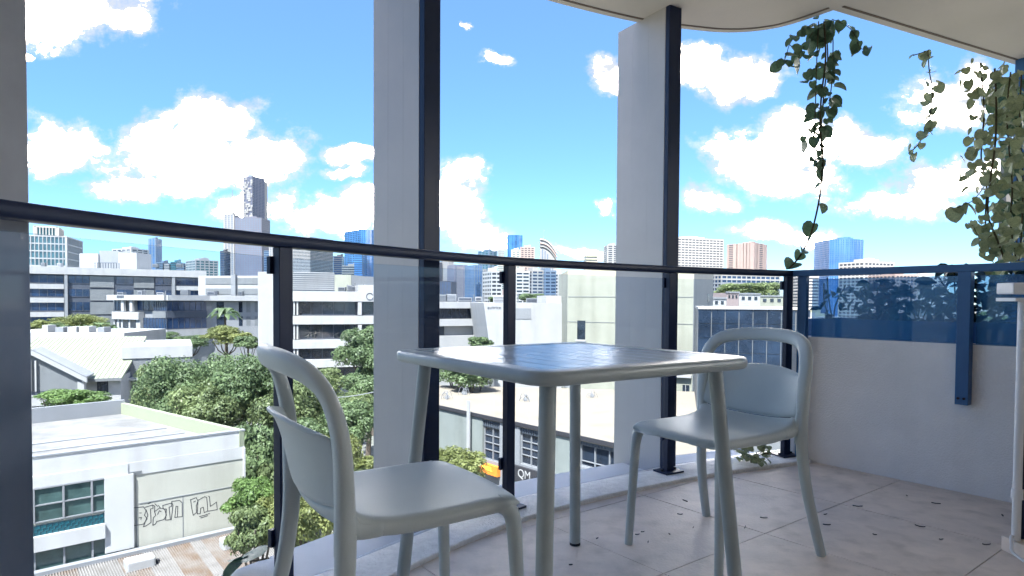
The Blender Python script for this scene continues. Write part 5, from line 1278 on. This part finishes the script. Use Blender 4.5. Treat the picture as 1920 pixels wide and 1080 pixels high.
# teal panels with stepped relief
zt1, zt0 = zs - .12, f.z_of(218, 975)
g = MB(); f.box(g, uL, uR + .05, zt0, zt1, .0, .06); tp = ch(g.build('teal_panel', 'teal_panel', e))
g = MB(); st = .20
hh_ = zt1 - zt0
for k in range(int((uR - uL) / st)):
    for r_ in range(3):
        u_ = uL + k * st + (r_ % 2) * st * .5; z_ = zt0 + hh_ * (r_ + .05) / 3
        f.box(g, u_, u_ + .03, z_, z_ + hh_ / 3, .062, .085); f.box(g, u_ + .031, u_ + st * .5, z_ + hh_ / 3 - .03, z_ + hh_ / 3, .062, .085)
o = g.build('stepped_relief', 'teal_dark', tp); o['kind'] = 'stuff'
g = MB(); f.box(g, U0, u1 - .91, zt0 - .62, zt0 - .01, 0.0, .25); ch(g.build('spandrel', 'white_paint', e))
zl1 = zt0 - .63; zl0 = zl1 - 0.95
for k in range(npn): win(uL + k * pw, uL + (k + 1) * pw, zl0, zl1, False)
for (ua, ub, za, zb) in ((u1 + .3, u1 + .32, G, zh - .02), ): 
    g = MB(); f.box(g, ua, ub, za, zb, .0, .02); ch(g.build('wall_joint', 'grey_wall', e))
g = MB(); f.box(g, f.u_of(339), f.u_of(339) + .03, G, f.z_of(339, 930), .0, .012); f.box(g, u1 + .4, f.L, f.z_of(440, 912) , f.z_of(440, 912) + .03, .0, .02); ch(g.build('wall_joint', 'light_grey', e))
g = MB(); f.box(g, f.L - .12, f.L - .02, G, zW - .8, .102, .2); ch(g.build('downpipe', 'white_paint', e))
g = MB(); f.box(g, f.u_of(432), f.u_of(437), f.z_of(434, 970), f.z_of(434, 938), .0, .03); ch(g.build('small_door', 'glass_dark', e))
g = MB(); f.box(g, f.u_of(238), f.u_of(262), f.z_of(250, 888), f.z_of(250, 884), .031, .06); ch(g.build('cable_bracket', 'grey_wall', e))
# graffiti, traced in wall coordinates (paint on the wall)
def zpt(x, y): return (220 + x / 6.0, 900 + y / 6.0)
GR = [[(145, 320), (270, 305), (300, 350), (280, 400), (310, 440), (270, 500), (130, 525), (110, 460), (150, 440), (145, 320)], [(225, 375), (245, 375)], [(220, 430), (245, 425), (240, 445)],
      [(290, 310), (375, 285), (380, 320), (350, 330), (355, 480), (300, 520), (268, 530), (290, 470), (320, 400), (300, 340)], [(325, 270), (350, 258)],
      [(375, 285), (400, 300), (395, 360), (450, 320), (510, 330), (530, 400), (500, 450), (420, 470), (405, 500), (375, 515), (380, 430), (410, 400), (395, 360)], [(400, 270), (430, 300)], [(440, 290), (465, 320)], [(430, 390), (450, 350), (470, 360)],
      [(490, 290), (590, 262), (590, 300), (560, 310), (575, 450), (520, 455), (530, 330), (495, 330), (490, 290)],
      [(590, 245), (680, 232), (710, 260), (710, 415), (625, 425), (640, 300), (660, 300), (655, 415)], [(590, 245), (605, 290), (585, 450)],
      [(805, 225), (870, 200), (890, 240), (870, 290), (870, 370), (835, 400), (820, 330), (805, 225)], [(840, 250), (860, 240)],
      [(890, 230), (965, 190), (990, 200), (1000, 350), (960, 370), (950, 310), (920, 320), (915, 380), (880, 385), (890, 230)],
      [(1010, 185), (1020, 190), (1030, 300), (1100, 250), (1108, 335), (1000, 355)], [(905, 415), (960, 400), (1020, 380)], [(920, 430), (1000, 405)]]
g = MB()
for pl in GR:
    P = []
    for (x_, y_) in pl:
        px, py = zpt(x_, y_); u_ = f.u_of(px); P.append(Vector(fp3(f, u_, f.z_of(px, py), .018)))
    for a_, b_ in zip(P[:-1], P[1:]):
        dd = b_ - a_
        if dd.length < 1e-4: continue
        nn = f.n.to_3d(); sd_ = dd.normalized().cross(nn) * .016
        g.para(a_ - sd_ - dd.normalized() * .015 - nn * .016, dd + dd.normalized() * .03, sd_ * 2, nn * .004)
ch(g.build('graffiti', 'paint_black', e))
# rusty corrugated awning with two white units
zA = f.z_of(250, 1030)
g = MB(); f.box(g, U0, f.L + .5, zA - .05, zA + .12, .26, .62); ch(g.build('gutter', 'light_grey', e))
aw = empty('awning_roof', (f.A.x, f.A.y, zA), 'rusty corrugated metal awning roof below the graffiti wall', 'roof')
chA = lambda o: (setattr(o, 'matrix_parent_inverse', Matrix.Translation((-f.A.x, -f.A.y, -zA))), o)[1]
g = MB(); n_c = 150; vs = []; fs = []; ua, ub = U0 - 2, f.L + .2
g2 = MB()
sheets = 26
for sh in range(sheets):
    g = MB(); vs = []; fs = []; nn_ = 15
    a0 = ua + (ub - ua) * sh / sheets; a1 = ua + (ub - ua) * (sh + 1) / sheets
    for k in range(nn_ + 1):
        u_ = a0 + (a1 - a0) * k / nn_; zz = .11 * (1 if (k % 3) else 0)
        vs += [fp3(f, u_, zA - .12 + zz, .5), fp3(f, u_, zA - .95 + zz, 7.5)]
    for k in range(nn_): fs.append((2 * k, 2 * k + 1, 2 * k + 3, 2 * k + 2))
    o = chA(g.add(vs, fs).build('roof_sheet', ['rust' if random.random() < .45 else 'sheet_pale', 'valley_grime_shade'], aw))
    for k in range(nn_): 
        if k % 3 == 2: o.data.polygons[k].material_index = 1
chA(f.box(MB(), ua, ub, zA - 3.6, zA - 1.1, 7.3, 7.5).build('fascia', 'grey_wall', aw))
for (px, py, lb) in ((262, 1062, 'white rooftop unit on the rusty awning, left one'), (438, 1022, 'white rooftop unit at the end of the rusty awning, by the feathery tree')):
    p = atz(px, py, zA - .2); eu = empty('rooftop_unit', (p.x, p.y, zA - .42), lb, 'rooftop unit', 'white units on the rusty awning', rz=math.atan2(f.t.y, f.t.x))
    MB().box(-.55, .55, -.35, .35, .12, .62).build('casing', 'white_wall', eu, bevel=.08)
    MB().box(-.5, .5, -.3, .3, -.05, .119).build('base', 'sign_dark', eu)
    MB().sweep([(.66, 0, .0), (.66, 0, .35)], .1, .1, n=10).build('duct', 'sign_dark', eu)

# C8 grey shop with sand roof
zS = -7.2
A, B = wp(800, 755, zS), wp(1175, 836, zS); f = Fc(A, B); e, ch = holder('shop_building', A, 'grey shop with corrugated panels, gridded windows and sand-coloured roof, seen under the table')
C_, D_ = wp(1190, 735, zS), wp(812, 722, zS)
Bx = A + (B - A) * 1.35
Cx = wp(1330, 735, zS)
ch(MB().prism([tuple(A), tuple(Bx), tuple(Cx), tuple(D_)], zS - .3, zS).build('roof', 'roof_sand', e))
ch(MB().prism([tuple(A - f.n * .35), tuple(Bx - f.n * .35), tuple(Cx), tuple(D_)], G, zS - .31).build('core', 'shop_wall', e))
ch(f.box(MB(), 0, f.L * 1.35, zS - .22, zS + .03, .005, .12).build('roof_edge', 'sign_dark', e))
spans = [(800, 906, 'w'), (906, 938, 'win'), (938, 976, 'w'), (976, 1012, 'win'), (1012, 1088, 'w'), (1088, 1200, 'win2')]
for (a, b_, kd) in spans:
    ua, ub = f.u_of(a), f.u_of(b_)
    if kd == 'w': ch(f.box(MB(), ua, ub, G, zS - .23, -.3, .0).build('wall_bay', 'shop_wall' if a != 938 else 'light_grey', e))
    else:
        yt = {906: (772, 799), 976: (784, 812), 1088: (804, 834)}[a]; zz0 = f.z_of(a + 4, yt[1]); yb = {906: 862, 976: 872, 1088: 876}[a]; zz1 = f.z_of(a + 8, yb)
        g = MB(); n_r = int((ub - ua) / .22)
        ch(f.box(MB(), ua, ub, zz0, zS - .23, -.3, -.10).build('corrugated_panel', 'sheet_grey', e))
        for k in range(n_r): f.box(g, ua + k * (ub - ua) / n_r, ua + k * (ub - ua) / n_r + .1, zz0, zS - .24, -.098, -.04)
        g.build('ribs', 'sheet_grey', e.children[-1])
        nc = 2 if kd == 'win' else 4; w_ = (ub - ua) / nc
        for k in range(nc):
            o = ch(f.box(MB(), ua + w_ * k + .02, ua + w_ * (k + 1) - .02, zz1, zz0 - .02, -.29, -.24).build('window', 'glass_dark', e)); fr = MB()
            f.box(fr, ua + w_ * k, ua + w_ * k + .07, zz1, zz0 - .02, -.239, -.15)
            for q in ((0, .28, .5, .72, .96) if kd == 'win' else (0, .22, .96)): f.box(fr, ua + w_ * k + .071, ua + w_ * (k + 1) - .001, zz1 + (zz0 - zz1) * q, zz1 + (zz0 - zz1) * q + .05, -.239, -.17)
            fr.build('frame', 'light_grey', o)
        ch(f.box(MB(), ua, ub, G, zz1 - .01, -.3, -.05).build('lower_wall', 'light_grey', e))
zc = f.z_of(960, 873)
o = ch(f.box(MB(), f.u_of(903), f.u_of(940), f.z_of(915, 886), f.z_of(915, 868), .01, .3).build('orange_sign', 'sign_orange', e))
text_on(f, 'HIREL', f.u_of(912), f.z_of(925, 882), .42, 'sign_yellow', o, .31)
o = ch(f.box(MB(), f.u_of(955), f.u_of(1030), f.z_of(985, 906), f.z_of(985, 876), .01, .2).build('dark_sign', 'sign_dark', e))
text_on(f, 'QM', f.u_of(977), f.z_of(990, 897), .78, 'white_wall', o, .21)
ch(f.box(MB(), f.u_of(884), f.u_of(889), G, zS + .9, .3, .4).build('downpipe', 'white_wall', e))
# bare wire-like vents on the sand roof
for (px, py) in ((838, 748), (870, 740), (985, 752), (1062, 726), (1110, 745)):
    p = atz(px, py, zS); ev = empty('roof_vent', (p.x, p.y, zS), 'small twisted wire guard on the sand-coloured shop roof', 'vent', 'wire guards on the shop roof')
    g = MB()
    for k in range(7):
        a = random.uniform(0, 6.28); q = Vector((math.cos(a) * .5, math.sin(a) * .5, 0)); g.sweep(catmull([q, q * .5 + Vector((0, 0, random.uniform(.3, .7))), -q * .6 + Vector((0, 0, .1))], 3), .02, .02, n=4)
    g.build('wires', 'light_grey', ev)
    MB().box(-.15, .15, -.15, .15, 0, .2).build('base', 'light_grey', ev)

# ------------------------------------------------------------------ rooftop plant and street-level detail
def clutter(pxs, Y, pyroof, label, seed):
    g = random.Random(seed)
    for i, px in enumerate(pxs):
        A = at(px, pyroof, Y); e = empty('rooftop_unit', A, '%s, %s' % (label, ['leftmost', 'second from the left', 'third from the left', 'fourth from the left', 'fifth from the left', 'rightmost'][i]), 'rooftop unit', label)
        w, h_, d_ = g.uniform(.8, 2.2), g.uniform(.6, 1.3), g.uniform(.8, 1.5)
        MB().box(-w / 2, w / 2, 0, d_, .12, h_).build('casing', g.choice(['light_grey', 'white_wall', 'grey_wall']), e)
        MB().box(-w / 2 + .05, w / 2 - .05, .05, d_ - .05, -.05, .119).build('base', 'slate_wall', e)
        m_ = MB(); 
        for k in range(4): m_.box(-w / 2 + .1, w / 2 - .1, -.03, -.002, .25 + k * (h_ - .35) / 4, .25 + k * (h_ - .35) / 4 + .07)
        m_.build('grille', 'slate_wall', e)
        if g.random() < .5: MB().sweep([(w / 2 + .3, .4, -.05), (w / 2 + .3, .4, h_ + .4)], .09, .09, n=8).build('flue', 'grey_wall', e)
clutter((560, 583, 612), 105, 546, 'grey unit on the flat roof of the banded office', 3)
clutter((640, 656, 668), 104, 546, 'small unit beside the roof box of the banded office', 4)
clutter((828, 846, 872, 897), 98, 566, 'unit on the roof of the ribbon-windowed office', 5)
clutter((938, 960, 1000), 86, 570, 'unit on the roof of the blank white building', 6)
clutter((225, 262, 300, 345, 395, 450), 138, 554, 'unit on the roof of the modern office', 7)
clutter((80, 110, 290, 335), 178, 501, 'unit on the roof of the long low office', 8)
for (x0, y0, x1, y1, Y, lb) in ((560, 742, 702, 735, 42, 'thin pale cable strung across the trees left of the middle fin'),):
    a_, b_ = at(x0, y0, Y), at(x1, y1, Y + 2); pts = [a_.lerp(b_, k / 8) - Vector((0, 0, .25 * math.sin(math.pi * k / 8))) for k in range(9)]
    e = MB().sweep(pts, .03, .03, n=5).build('cable', 'light_grey'); tag(e, lb, 'cable')
